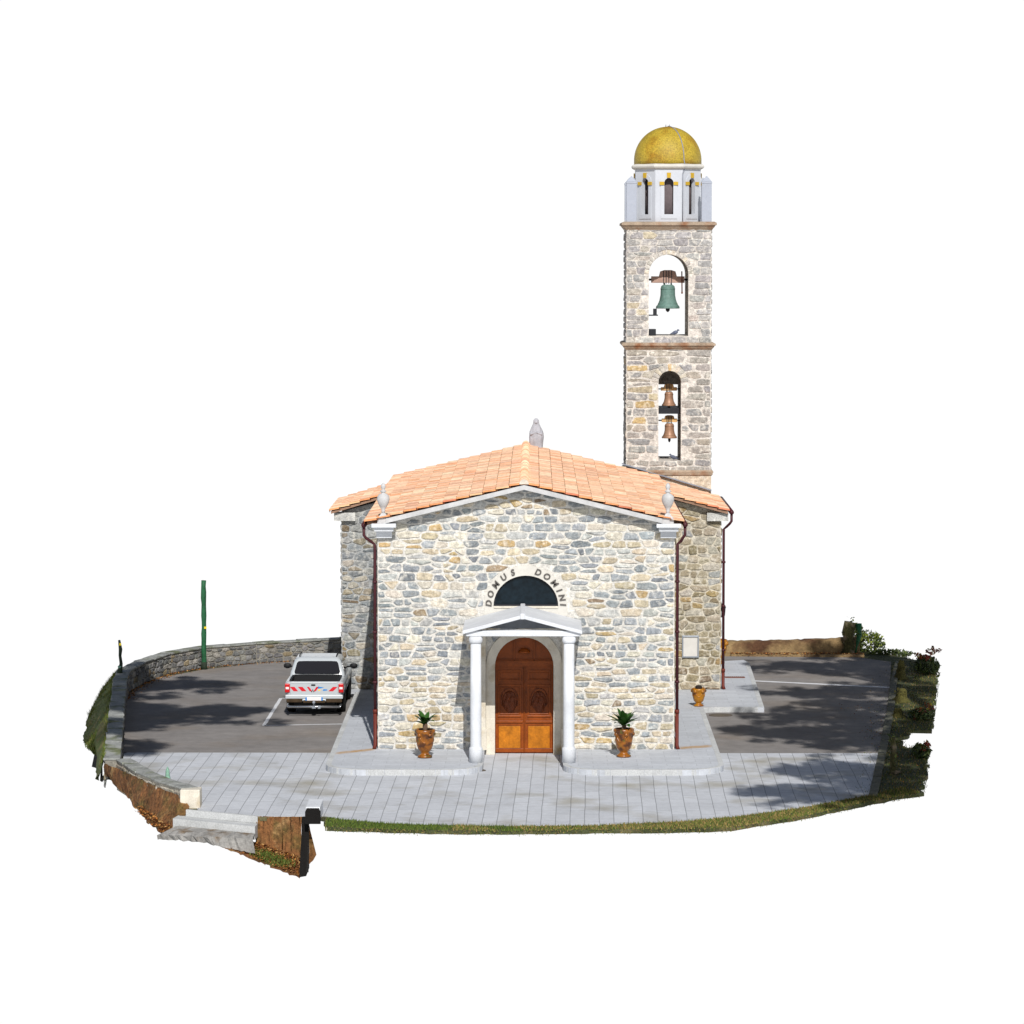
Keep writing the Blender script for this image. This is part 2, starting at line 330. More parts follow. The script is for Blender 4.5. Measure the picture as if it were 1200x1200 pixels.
def rubble(mb, fr, region, pal, rng, rh=(.19, .33), w=(.25, .85), jit=.05, mortar=.035, asp=2.0, relief=.03, holes=(), split=.16):
    O, U, V, Nn = fr
    us = [p[0] for p in region]; vs_ = [p[1] for p in region]; u0, u1, v0, v1 = min(us), max(us), min(vs_), max(vs_)
    seeds = []; v = v0 - .02
    while v < v1:
        h = rng.uniform(*rh); u = u0 - rng.uniform(0, .3)
        while u < u1:
            ww = rng.uniform(*w)**1.0
            if rng.random() < .3: ww *= .55
            if rng.random() < split and h > .2:
                seeds.append((u+ww/2+rng.uniform(-jit, jit), v+h*.27)); seeds.append((u+ww/2+rng.uniform(-jit, jit), v+h*.75))
            else: seeds.append((u+ww/2, v+h/2+rng.uniform(-jit, jit)*.8))
            u += ww
        v += h
    for i, s in enumerate(seeds):
        near = sorted(((abs(q[0]-s[0]), q) for q in seeds if q is not s and abs(q[0]-s[0]) < 1.6 and abs(q[1]-s[1]) < .8), key=lambda t: hypot(t[0], asp*(t[1][1]-s[1])))[:16]
        p = list(region)
        for _, q in near:
            nx, ny = q[0]-s[0], (q[1]-s[1])*asp*asp
            d = ((q[0]**2-s[0]**2)+asp*asp*(q[1]**2-s[1]**2))/2
            p = clip(p, nx, ny, d)
            if len(p) < 3: break
        if len(p) < 3 or area(p) < .006: continue
        p = inset(p, mortar*rng.uniform(.8, 1.25))
        if len(p) < 3 or area(p) < .004: continue
        gx = sum(a for a, b in p)/len(p); gz = sum(b for a, b in p)/len(p); dead = False
        for hh_ in holes:
            cx, zs, r, z0 = hh_[:4]
            if gz <= zs and len(hh_) > 4: r = hh_[4]
            if (gz > zs and hypot(gx-cx, gz-zs) < r*.97) or (z0 < gz <= zs and abs(gx-cx) < r*.97 and gz > z0+.02): dead = True
            q = []
            for a, b in p:
                if b > zs:
                    dd = hypot(a-cx, b-zs)
                    if dd < r: k = r/max(dd, 1e-4); a, b = cx+(a-cx)*k, zs+(b-zs)*k
                elif b > z0-.0 and abs(a-cx) < r:
                    if b-z0 < r-abs(a-cx): b = z0
                    else: a = cx + (r if gx > cx else -r)
                q.append((a, b))
            p = q
        for hh_ in holes:
            for k in range(len(p)):
                for f in (.25, .5, .75):
                    a, b = p[k][0]+(p[(k+1) % len(p)][0]-p[k][0])*f, p[k][1]+(p[(k+1) % len(p)][1]-p[k][1])*f
                    r_ = (hh_[4] if len(hh_) > 4 and b <= hh_[1] else hh_[2])-.02
                    if (b > hh_[1] and hypot(a-hh_[0], b-hh_[1]) < r_-.03) or (hh_[3]+.02 < b <= hh_[1] and abs(a-hh_[0]) < r_): dead = True
        if dead or abs(area(p)) < .005: continue
        # densify a little, roughen, then round
        q = []
        for k in range(len(p)):
            a, b = p[k], p[(k+1) % len(p)]; l = hypot(b[0]-a[0], b[1]-a[1]); n = max(1, int(l/.16))
            for t in range(n): q.append((a[0]+(b[0]-a[0])*t/n + rng.uniform(-1, 1)*.009, a[1]+(b[1]-a[1])*t/n + rng.uniform(-1, 1)*.009))
        q = chaikin(q, .15)
        n = len(q); cx = sum(a for a, b in q)/n; cz = sum(b for a, b in q)/n
        rel = relief*rng.uniform(.5, 1.3); col = pal(cx, cz, rng); k2 = rng.uniform(.62, .8)
        tilt = (rng.uniform(-.05, .05), rng.uniform(-.06, .06))
        ring = lambda sc, h, ji: [tuple(O+U*(cx+(a-cx)*sc)+V*(cz+(b-cz)*sc)+Nn*(h+tilt[0]*(a-cx)*(h > 0)+tilt[1]*(b-cz)*(h > 0)+rng.uniform(-ji, ji))) for a, b in q]
        vv = ring(1, -.01, 0)+ring(.985, rel*.65, .003)+ring(k2, rel, .006)
        ff = [(j, (j+1) % n, n+(j+1) % n, n+j) for j in range(n)]+[(n+j, n+(j+1) % n, 2*n+(j+1) % n, 2*n+j) for j in range(n)]+[tuple(range(2*n, 3*n))]
        mb.add(vv, ff, col=col, smooth=False)

def pick(rng, table):
    x = rng.random()*sum(t[0] for t in table)
    for w_, c in table:
        x -= w_
        if x <= 0: break
    k = rng.uniform(1.08, 1.42); j = [rng.uniform(.98, 1.02) for _ in range(3)]
    return tuple(min(.9, a*k*b) for a, b in zip(c, j))
MORT = rgb(212, 209, 202)
G1, G2, G3 = rgb(140, 145, 148), rgb(166, 167, 164), rgb(120, 125, 129)
T1, T2, OC, BR, BG = rgb(180, 169, 148), rgb(166, 155, 132), rgb(170, 148, 108), rgb(134, 118, 98), rgb(186, 180, 166)
def pal_front(u, v, rng):
    if v < 2.2: t = [(24, G1), (14, G2), (32, BG), (26, T1), (14, T2), (3, OC), (2, BR)]
    elif v > 5.4 and u < 1: t = [(26, G1), (12, G3), (10, G2), (14, BG), (14, T1), (14, T2), (6, OC), (4, BR)]
    else: t = [(40, G1), (16, G3), (16, G2), (18, BG), (9, T1), (5, T2), (2, OC), (2, BR)]
    return pick(rng, t)
def pal_beige(u, v, rng): return tuple(.70*q for q in pick(rng, [(30, T2), (26, T1), (16, rgb(150, 138, 112)), (12, BG), (8, G2), (5, OC), (7, BR)]))  # beige stones, dimmed in the colour for the weakly lit right transept
def pal_grey_shade(u, v, rng): return tuple(.72*q for q in pick(rng, [(34, G2), (24, G1), (14, rgb(150, 142, 126)), (10, BG), (5, T2), (4, BR), (2, OC)]))  # grey stones; the left transept's shade is put into this darker colour
def pal_tower(u, v, rng):
    if v > 10.9: return pick(rng, [(50, rgb(156, 154, 152)), (24, rgb(146, 145, 144)), (8, rgb(160, 153, 146)), (3, T1)])
    return pick(rng, [(46, rgb(148, 144, 138)), (22, rgb(138, 137, 136)), (18, rgb(154, 147, 136)), (3, T2), (2, OC)])
def pal_old(u, v, rng): return tuple(1.02*q for q in pick(rng, [(30, rgb(126, 126, 124)), (24, rgb(104, 104, 104)), (16, rgb(146, 143, 136)), (8, rgb(132, 120, 98))]))

# ================================================================== THE GROUND
def jag(poly, step, amp, rng, keep=()):
    r = []
    for i in range(len(poly)):
        a, b = poly[i], poly[(i+1) % len(poly)]; l = hypot(b[0]-a[0], b[1]-a[1]); n = max(1, int(l/step))
        for t in range(n):
            q = (a[0]+(b[0]-a[0])*t/n, a[1]+(b[1]-a[1])*t/n)
            r.append((q[0]+rng.uniform(-amp, amp), q[1]+rng.uniform(-amp, amp)) if i not in keep else q)
    return r
def sheet(name, poly, z, m, t=.02, parent=None):
    mb = MB(); mb.plate(poly, [], (Vector((0,0,z)), X, Y, Z), t); return mb.build(name, m, parent)
rng = random.Random(4)
GROUND = [(-5.15,-11.2),(-5.1,-12.6),(-3.85,-12.9),(-2.6,-13.1),(-.55,-13.2),(1.5,-13.0),(3.58,-12.9),(4.82,-12.6),(6.62,-10.9),(8.5,-8.5),(10.03,-6.91),
 (10.53,-3.36),(11.06,2.04),(10.5,1.61),(10.35,2.2),(10.55,3.0),(10.2,3.3),(10.79,4.04),(11.02,5.35),(11.6,5.36),(12.25,10.34),(13.07,16.96),(13.6,22.4),(12.62,24.96),(11.87,25.9),(11.6,27.2),
 (9.5,27.6),(6.5,26.6),(0,26.4),(-4,26.0),(-6.6,24.9),(-9.2,23.7),(-11.5,21.6),(-12.9,18.2),(-13.3,14.5),
 (-13.15,12.3),(-12.36,4.65),(-11.8,-.96),(-11.45,-4.0),(-10.3,-6.0),(-8.95,-9.2),(-8.7,-10.0),(-8.44,-10.2),(-6.9,-11.1),(-5.8,-11.1),(-5.5,-10.9)]
gmb = MB(); gp = jag(GROUND, .3, .07, rng, keep=set(range(34, 46)))
gmb.plate(gp, [], (Vector((0,0,-.012)), X, Y, Z), .10)
struct(gmb.build('ground', 'verge'))
KERBR = [(8.6,-7.6),(9.66,.8),(10.83,10.33),(11.57,16.95),(12.3,22.6)]
struct(sheet('asphalt', [(10.0,.35),(9.66,.35),(10.83,10.33),(11.57,16.95),(12.2,23.0),(11.0,24.6),(6.6,25.0),(-4,25.0),(-6.6,24.2),(-8.7,23.3),(-11.1,20.6),(-12.45,18),(-12.9,14),(-12.77,12.3),(-11.98,4.65),(-11.5,.0),(-11.4,.35)][1:], 0, 'asphalt'))
struct(sheet('paving', [(-5.23,-11.0),(-4.77,-11.52),(-3.7,-12.05),(-2.64,-12.3),(-.56,-12.5),(1.53,-12.38),(3.64,-11.73),(4.93,-11.05),(6.74,-9.52),(8.6,-7.51),(9.6,.34),(-11.5,.34),(-11.1,-3.7),(-9.7,-6.5),(-8.55,-9.4),(-8.44,-10.18),(-6.86,-11.05),(-5.8,-11.05)], 0, 'paving'))
# kerb along the right verge
kb = MB(); 
for i in range(len(KERBR)-1):
    a = Vector((*KERBR[i], 0)); b = Vector((*KERBR[i+1], 0)); L_ = (b-a).length; d = (b-a)/L_; nrm = Vector((d.y, -d.x, 0)); n = int(L_/1.0)
    for k in range(n):
        p = a+d*(L_*k/n+.012); q = a+d*(L_*(k+1)/n-.012); h = rng.uniform(.03, .08)
        vs = [p, p+nrm*.22, q+nrm*.22, q]; kb.add([tuple(v_+Z*-.05) for v_ in vs]+[tuple(v_+Z*h) for v_ in vs], [(0,1,2,3),(7,6,5,4),(0,4,5,1),(1,5,6,2),(2,6,7,3),(3,7,4,0)])
M['kerb_moss'] = mat('mossy_kerb', rgb(104, 104, 90), .95, noise=[(2, .6, 1.2), (14, .65, 1.2)], bump=(16, .8, .02))
struct(kb.build('verge_kerb', 'kerb_moss', bevel=.015, fixn=True))
# raised pavement round the church, with kerb stones
def rcorner(cx, cy, r, a0, a1, n=8): return [(cx+r*cos(R(a0+(a1-a0)*i/n)), cy+r*sin(R(a0+(a1-a0)*i/n))) for i in range(n+1)]
LP = [(-1.40,.0)]+[(-1.40,-2.6)]+rcorner(-2.4,-3.05,1.0,0,-90)[1:]+rcorner(-4.55,-2.95,1.1,-90,-180)+[(-5.66,13.0),(-6.9,13.4),(-7.0,22),(-4.3,22),(-4.3,0)]
RP = [(3.8,0),(3.8,21),(5.9,21.6),(7.1,22.2),(7.24,21.3),(6.98,9.3),(5.13,9.3),(5.11,-2.9)]+list(reversed(rcorner(4.05,-2.95,1.06,-90,0)))[1:]+rcorner(1.75,-3.05,.98,-90,-180)+[(.77,-2.6),(.77,0)]
def raised(name, poly, z=.15, kw=.14, kerbed=None):
    o = MB(); o.plate(poly, [], (Vector((0,0,z)), X, Y, Z), z+.01); return struct(o.build(name, 'pavement'))
ccw = lambda p: p if area(p) > 0 else list(reversed(p))
LP, RP = ccw(LP), ccw(RP)
raised('church_pavement', LP); raised('church_pavement', RP)
def kerbline(pts, name):
    # short granite kerb stones laid along the pavement edge, 4 mm proud of slab and face
    m = MB(); P = [Vector((a, b, 0)) for a, b in pts]; acc = [0]
    for i in range(1, len(P)): acc.append(acc[-1]+(P[i]-P[i-1]).length)
    def at(s):
        for i in range(1, len(P)):
            if s <= acc[i]+1e-6: t = (s-acc[i-1])/max(1e-6, acc[i]-acc[i-1]); return P[i-1].lerp(P[i], t)
        return P[-1]
    n = max(1, int(acc[-1]/.45))
    for k in range(n):
        s0, s1 = acc[-1]*k/n+.004, acc[-1]*(k+1)/n-.004
        a, b = at(s0), at(s1); d = (b-a).normalized(); nr = Vector((-d.y, d.x, 0)); h = .156
        q = [a-nr*.006, b-nr*.006, b+nr*.14, a+nr*.14]
        m.add([tuple(v_+Z*-.01) for v_ in q]+[tuple(v_+Z*h) for v_ in q], [(0,1,2,3),(7,6,5,4),(0,4,5,1),(1,5,6,2),(2,6,7,3),(3,7,4,0)])
    return struct(m.build(name, 'kerb', fixn=True, bevel=.01))
i0 = LP.index((-5.66, 13.0)); 
def edge(poly, a, b):
    ia, ib = poly.index(a), poly.index(b)
    return [poly[(ia+k) % len(poly)] for k in range((ib-ia) % len(poly)+1)]
kerbline(edge(LP, (-5.66, 13.0), (-1.40, -2.6)), 'kerb')
kerbline(edge(RP, (.77, -2.6), (7.24, 21.3)) if len(edge(RP, (.77, -2.6), (7.24, 21.3))) < len(RP)-2 else edge(RP, (7.24, 21.3), (.77, -2.6)), 'kerb')
# painted lines
ln = MB()
def stripe(a, b, w):
    a = Vector((*a, 0)); b = Vector((*b, 0)); d = (b-a).normalized(); nr = Vector((-d.y, d.x, 0))*w/2
    n = int((b-a).length/.4)+1; vs = []
    for k in range(n+1):
        p = a.lerp(b, k/n); vs += [tuple(p-nr*rng.uniform(.85, 1.1)+Z*.004), tuple(p+nr*rng.uniform(.85, 1.1)+Z*.004)]
    ln.add(vs, [(2*k, 2*k+2, 2*k+3, 2*k+1) for k in range(n)])
stripe((-8.02,6.1),(-7.98,12.7),.11); stripe((-8.0,6.15),(-5.72,6.5),.13); stripe((-7.96,12.7),(-6.0,12.9),.13)
stripe((7.05,17.45),(11.5,15.6),.28)
struct(ln.build('painted_lines', 'paint'))

# ================================================================== THE CHURCH
ch = thing('church', (-.25, 0, 0), 'rubble stone church with pale orange tiled gable roof and arched wooden door', 'church')
FF = (Vector((0,0,0)), X, Z, -Y)           # facade frame
rng = random.Random(11)
nave = MB(); nave.col = MORT
DOOR = arch(-.295, 2.47, .815, .0, 20)
LUN = arch(-.25, 4.16, .90, 4.16, 24, .85)[1:]
outer = [(-4.37,.0),(-.295-.815,.0)] + list(reversed(arch(-.295,2.47,.815,.0,20)[2:])) + [(-.295+.815,0),(3.88,.0),(3.88,6.4),(-.3,7.5),(-4.37,6.4)]
outer = [(-4.37,0),(-1.11,0)]+[(-.295+.815*cos(pi-pi*i/20), 2.47+.815*sin(pi*i/20)) for i in range(21)]+[(.52,0),(3.88,0),(3.88,6.4),(-.3,7.5),(-4.37,6.4)]
lunp = [(-.25+.90*cos(pi*i/24), 4.16+.85*sin(pi*i/24)) for i in range(25)]
nave.plate(outer, [lunp], FF, .5)
nave.box(-4.37,-3.9,.5,20.3,0,6.4); nave.box(3.4,3.88,.5,20.3,0,6.4)
nave.plate([(-3.9,0),(3.4,0),(3.4,6.4),(-.3,7.4),(-3.9,6.4)], [], (Vector((0,19.8,0)), X, Z, -Y), .5)
holes = [(-.295, 2.45, 1.09, -1), (-.25, 4.16, 1.19, 3.86), (-1.4,3.3,.16,-1), (.78,3.3,.16,-1)]
rubble(nave, FF, [(-4.37,.14),(3.88,.14),(3.88,6.36),(-.3,7.44),(-4.37,6.36)], pal_front, rng, rh=(.13,.28), w=(.16,.78), holes=holes, mortar=.027, jit=.03, asp=2.9, split=.24)
rubble(nave, (Vector((-4.37,0,0)), -Y, Z, -X), [(-20,.14),(-.1,.14),(-.1,6.3),(-20,6.3)], pal_grey_shade, rng, rh=(.25,.42), w=(.4,1.2))
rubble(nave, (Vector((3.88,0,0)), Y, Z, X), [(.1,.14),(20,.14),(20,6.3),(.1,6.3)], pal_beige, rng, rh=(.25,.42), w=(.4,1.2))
nave.build('nave_wall', 'masonry', ch)
for side, (x0, x1), pal in ((-1, (-6.12,-4.37), pal_grey_shade), (1, (3.88,5.88), pal_beige)):
    wg = MB(); wg.col = rgb(196, 188, 170) if side > 0 else rgb(166, 168, 168)  # left mortar greyed to carry shade, right mortar dimmed for weaker light
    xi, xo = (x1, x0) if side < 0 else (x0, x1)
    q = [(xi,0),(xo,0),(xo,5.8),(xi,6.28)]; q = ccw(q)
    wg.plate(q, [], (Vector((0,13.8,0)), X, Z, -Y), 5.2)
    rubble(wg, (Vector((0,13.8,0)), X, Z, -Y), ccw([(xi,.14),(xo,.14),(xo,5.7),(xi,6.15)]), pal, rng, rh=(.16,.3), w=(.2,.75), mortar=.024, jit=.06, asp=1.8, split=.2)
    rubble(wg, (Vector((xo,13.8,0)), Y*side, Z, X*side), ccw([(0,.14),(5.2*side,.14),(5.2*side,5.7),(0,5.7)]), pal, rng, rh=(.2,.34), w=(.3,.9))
    # pale corner block under the eaves
    wg.box(min(xo,xo+.45*-side)-(.22 if side<0 else 0), max(xo,xo+.45*-side)+(.22 if side>0 else 0), 13.62, 14.1, 5.52, 5.78, col=rgb(200,200,196))
    wg.build('transept_wall', 'masonry', ch)

# roofs
def tcol(rng, edge=False):
    b = pick(rng, [(30, rgb(222, 176, 142)), (26, rgb(214, 164, 128)), (18, rgb(232, 194, 160)), (12, rgb(210, 142, 96)), (6, rgb(196, 140, 110))])
    if edge: b = pick(rng, [(3, rgb(222, 136, 70)), (2, rgb(228, 168, 120)), (1, rgb(206, 106, 60))])
    return tuple((v_*.82+q*.18)*.93 for v_, q in zip(b, rgb(232, 212, 194)))
def tiles(mb, O, D, L_, y0, y1, rng, cw=.27, ex=.37, lift=.02):
    """rows of interlocking tiles: O ridge point (y=0), D unit vector down the slope, from y0 to y1"""
    Nn = (D.cross(Y) if D.x < 0 else Y.cross(D)).normalized()
    if Nn.z < 0: Nn = -Nn
    nr = round(L_/ex); ex = L_/nr; nc = round((y1-y0)/cw); cw = (y1-y0)/nc
    prof = [(0, .0), (.30, .004), (.42, .03), (.62, .05), (.82, .045), (.97, .012), (1, .0)]
    for i in range(nr):
        for j in range(nc):
            a = i*ex; b = (i+1)*ex+.03; e = rng.uniform(-.004, .006); vs = []
            for s_, hh in ((a, lift*.0+e), (b, lift+.020+e)):
                for t, h in prof: vs.append(tuple(O+D*s_+Y*(y0+(j+t)*cw)+Nn*(h*.8+hh)))
            n = len(prof)
            for t, h in prof: vs.append(tuple(O+D*b+Y*(y0+(j+t)*cw)+Nn*(h*.8+e-.03)))
            fs = [(k, k+1, n+k+1, n+k) for k in range(n-1)]+[(n+k, n+k+1, 2*n+k+1, 2*n+k) for k in range(n-1)]
            mb.add(vs, fs, col=tcol(rng, j < 1), smooth=False)
            if i:                                              # dark strip painted along each course joint: joint shadow and dirt
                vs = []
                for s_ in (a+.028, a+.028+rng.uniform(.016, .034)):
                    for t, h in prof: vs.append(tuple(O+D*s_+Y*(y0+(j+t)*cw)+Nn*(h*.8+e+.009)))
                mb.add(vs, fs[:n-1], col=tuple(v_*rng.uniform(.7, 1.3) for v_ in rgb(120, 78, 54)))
rng = random.Random(5)
RZ = 7.60
SL = 1.06/4.36
rf = MB(); rf.col = rgb(205, 195, 180)
def slab(mb, xr, zr, xe, ze, y0, y1, t, **k):
    mb.add([(xr,y0,zr),(xe,y0,ze),(xe,y1,ze),(xr,y1,zr),(xr,y0,zr-t),(xe,y0,ze-t),(xe,y1,ze-t),(xr,y1,zr-t)], [(0,1,2,3),(7,6,5,4),(0,4,5,1),(1,5,6,2),(2,6,7,3),(3,7,4,0)], **k)
for sgn, xe in ((-1,-4.66),(1,4.06)):
    L0 = abs(xe+.3); ze = RZ-SL*L0
    slab(rf, -.3, RZ-.03, xe, ze-.03, .0, 20.25, .10, col=rgb(150,120,100))
    D = Vector((xe+.3, 0, ze-RZ)).normalized()
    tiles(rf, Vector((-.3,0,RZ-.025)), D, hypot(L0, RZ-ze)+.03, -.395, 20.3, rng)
for sgn, x0, xe in ((-1,-4.5,-6.43),(1,3.95,6.08)):
    L0 = abs(xe-x0); z0 = RZ-SL*abs(x0+.3)-.13; ze = 5.86
    slab(rf, x0, z0-.03, xe, ze-.03, 13.5, 19.1 if sgn < 0 else 20.3, .08, col=rgb(150,120,100))
    D = Vector((xe-x0, 0, ze-z0)).normalized()
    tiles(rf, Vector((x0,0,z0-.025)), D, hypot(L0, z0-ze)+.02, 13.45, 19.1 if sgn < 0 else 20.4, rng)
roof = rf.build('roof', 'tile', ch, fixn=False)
rg = MB()
for k in range(52):                                    # ridge tiles
    y0 = -.38+k*.398; c_ = tcol(rng)
    vs = []; n = 8
    for yy, r_ in ((y0, .125), (y0+.43, .108)):
        for i in range(n+1):
            a = pi*i/n; vs.append((-.3+r_*cos(a)*1.1, yy, RZ-.02+r_*sin(a)*1.25))
    for i in range(n+1):
        a = pi*i/n; vs.append((-.3+.095*cos(a)*1.1, y0, RZ-.02+.095*sin(a)*1.25))
    rg.add(vs, [(i+1, i, n+1+i, n+2+i) for i in range(n)]+[(i, i+1, 2*(n+1)+i+1, 2*(n+1)+i) for i in range(n)], col=c_, smooth=True)
n = 10; a_ = [(-.3+.13*cos(pi*i/n), -.382, RZ-.03+.14*sin(pi*i/n)) for i in range(n+1)]
rg.add(a_+[(q[0], q[1]+.05, q[2]) for q in a_], [tuple(reversed(range(n+1)))], col=rgb(214,205,190))
rg.build('ridge_tile', 'tile', roof)
gv = MB()                                              # pale moulded verge under the front edge of the tiles
for xe in (-4.12, 3.52):
    ze = RZ-SL*abs(xe+.3)
    slab(gv, -.3, RZ-.05, xe, ze-.05, -.38, -.002, .13)
gv.build('gable_verge', 'urnstone', ch, fixn=True)
fl = MB()                                              # lead flashing where roof meets tower
fl.add([(2.9,20.36,RZ-SL*3.2+.10),(5.9,20.36,RZ-SL*6.2-.06),(5.9,20.47,RZ-SL*6.2-.02),(2.9,20.47,RZ-SL*3.2+.14)], [(0,1,2,3)])
fl.build('flashing', 'lead', roof)
# eave blocks with urns
for cx in (-4.18, 3.70):
    eb = MB(); eb.box(cx-.34, cx+.34, -.46, .3, 6.37, 6.48); eb.box(cx-.27, cx+.27, -.36, .3, 6.26, 6.367); eb.box(cx-.22, cx+.22, -.14, .3, 6.06, 6.257, col=rgb(130,120,110))
    e = eb.build('eave_block', 'granite', ch, bevel=.015)
    u = MB(); x = cx-.02; u.frustum(x, -.16, 6.48, 6.62, .16, .16, .16, .16); u.frustum(x, -.16, 6.62, 6.76, .15, .15, .05, .05)
    u.lathe([(.05,6.75),(.045,6.8),(.06,6.84),(.05,6.86),(.10,6.94),(.15,7.04),(.175,7.14),(.165,7.22),(.12,7.28),(.05,7.31),(.055,7.33),(.085,7.35),(.085,7.38),(.04,7.40),(.045,7.43),(.07,7.48),(.06,7.54),(.02,7.59),(.004,7.60)], (x,-.16,0), 20)
    u.build('urn_finial', 'urnstone', ch)
# gutters and down-pipes
def pipe(sgn, xg, yg, zg, xw, yw, footz):
    p = MB(); n = 10
    p.tube([(xg, yg+.05, zg-.05),(xg, yg+.05, zg-.28),(xg-sgn*.06, yg+.04, zg-.36),(xw+sgn*.1, yw, zg-.47),(xw, yw, zg-.56),(xw, yw, footz)], .042, 10)
    for zz in (zg-1.6, zg-3.0, zg-4.4): p.tube([(xw, yw, zz-.03),(xw, yw, zz+.03)], .065, 10)
    p.tube([(xg, yg-.02, zg),(xg, yg+6.5 if yg > 5 else yg+13.3, zg)], .075, 10)
    o = p.build('downpipe', 'pipe', ch)
    f = MB(); f.tube([(xw, yw, footz),(xw, yw, .25),(xw+sgn*.03, yw-.06, .16)], .052, 10); f.tube([(xw, yw, footz-.05),(xw, yw, footz+.06)], .064, 10)
    f.build('pipe_foot', 'pipefoot', o)
pipe(-1, -4.74, -.18, 6.42, -4.45, .06, 1.2); pipe(1, 4.16, -.18, 6.44, 3.96, .06, 1.2); pipe(1, 6.2, 13.55, 5.80, 5.97, 13.9, .75)
# inscription panel, lunette
pa = MB()
po = [(-1.40,3.88),(.90,3.88)]+[(-.25+1.15*cos(pi*i/28), 4.16+1.13*sin(pi*i/28)) for i in range(29)]
pa.plate(po, [lunp], (Vector((0,-.03,0)), X, Z, -Y), .1)
pan = pa.build('inscription_panel', 'plaster', ch)
def letter(chh, ang, size=.235, r=.955):
    cu = bpy.data.curves.new('letter', 'FONT'); cu.body = chh; cu.size = size; cu.extrude = .014; cu.align_x = 'CENTER'; cu.shear = .12; cu.offset = .004; cu.bevel_depth = .002
    t = bpy.data.objects.new('letter_curve', cu); COL.objects.link(t); bpy.context.view_layer.update()
    me = bpy.data.meshes.new_from_object(t.evaluated_get(bpy.context.evaluated_depsgraph_get()))
    bpy.data.objects.remove(t); bpy.data.curves.remove(cu)
    a = R(ang)
    rot = Matrix((( sin(a), cos(a), 0, 0), (0, 0, -1, 0), (-cos(a), sin(a), 0, 0), (0,0,0,1)))
    me.transform(Matrix.Translation(Vector((-.25+r*cos(a), -.046, 4.165+r*.96*sin(a)))-ORG[pan.name]) @ rot)
    me.materials.clear(); me.materials.append(M['letter'])
    o = bpy.data.objects.new('letter', me); COL.objects.link(o); o.parent = pan
for c_, a in zip('DOMUS', (176, 161, 144, 127, 111)): letter(c_, a)
for c_, a in zip('DOMINI', (71, 56, 40, 26.5, 14, 2.5)): letter(c_, a)
lw = MB()
inner = [(-.25+.855*cos(pi*i/24), 4.20+.80*sin(pi*i/24)) for i in range(25)]
lw.plate(lunp, [inner], (Vector((0,.02,0)), X, Z, -Y), .1)
lwin = lw.build('lunette_window', 'iron', ch)
g = MB(); g.plate(inner, [], (Vector((0,.08,0)), X, Z, -Y), .02); g.build('pane', 'glass_dark', lwin)
sl_ = MB(); sl_.box(-1.14,.64,-.06,.06,4.105,4.155); sl_.build('sill', 'dressed', lwin)

# door with its stone surround
su = MB()
so_ = [(-1.36,.0),(-1.11,.0)]+[(-.295+.815*cos(pi-pi*i/20), 2.47+.815*sin(pi*i/20)) for i in range(21)]+[(.52,0),(.77,0)]+[(-.295+1.065*cos(pi*i/24), 2.47+1.065*sin(pi*i/24)) for i in range(25)]
su.plate(ccw(so_), [], (Vector((0,-.05,0)), X, Z, -Y), .06)
su.box(-1.362,-1.108,-.056,.0,-.0,1.02); su.box(.518,.772,-.056,.0,-.0,1.02)
su.build('door_surround', 'dressed', ch, bevel=.008)
dr = MB(); dpoly = [(-1.12,.0),(.53,.0)]+[(-.295+.825*cos(pi*i/20), 2.47+.825*sin(pi*i/20)) for i in range(21)]
dr.plate(dpoly, [], (Vector((0,.30,0)), X, Z, -Y), .06)
dr.box(-1.11,.52,.22,.30,2.44,2.60); dr.box(-1.11,.52,.25,.30,2.60,2.64)          # transom
for s_ in (-1, 1):                                                                       # fanlight panels
    x0 = -.295+s_*.28; dr.box(x0-.02, x0+.02, .25, .30, 2.60, 3.2)
dr.lathe([(.05,0),(.16,.02),(.18,.06),(.1,.14),(.03,.16)], (-.295,.29,2.8), 12)
door = dr.build('door', 'wood', ch, bevel=.006)
for s_ in (-1, 1):
    lf = MB(); xa, xb = (-1.10,-.31) if s_ < 0 else (-.28,.51)
    lf.box(xa, xb, .262, .30, .03, 2.44)
    def frame(x0, x1, z0, z1, w=.05, d=.03, y=.262):
        lf.box(x0, x1, y-d, y, z0, z0+w); lf.box(x0, x1, y-d, y, z1-w, z1); lf.box(x0, x0+w, y-d, y, z0+w, z1-w); lf.box(x1-w, x1, y-d, y, z0+w, z1-w)
    frame(xa+.07, xb-.07, 2.02, 2.34); frame(xa+.12, xb-.12, 2.08, 2.28, .025, .02)
    frame(xa+.07, xb-.07, 1.02, 1.94); frame(xa+.13, xb-.13, 1.10, 1.86, .025, .02)
    lf.box(xa+.02, xb-.02, .205, .262, .86, .92); lf.box(xa, xb, .225, .262, .03, .14)
    lf.box(xa, xa+.07, .24, .262, .14, .86); lf.box(xb-.07, xb, .24, .262, .14, .86); lf.box(xa+.07, xb-.07, .24, .262, .78, .86)
    leaf = lf.build('door_leaf', 'wood', door, bevel=.006)
pn = MB()
for xa, xb in ((-1.10,-.31),(-.28,.51)):
    pn.frustum((xa+xb)/2, .262, .15, .77, .30, .016, .30, .016)
for xa, xb in ((-1.10,-.31),(-.28,.51)):
    pn.box(xa+.13, xb-.13, .25, .258, .20, .72)
pn.build('lower_panel', 'wood_light', door, bevel=.008)
rng = random.Random(8)
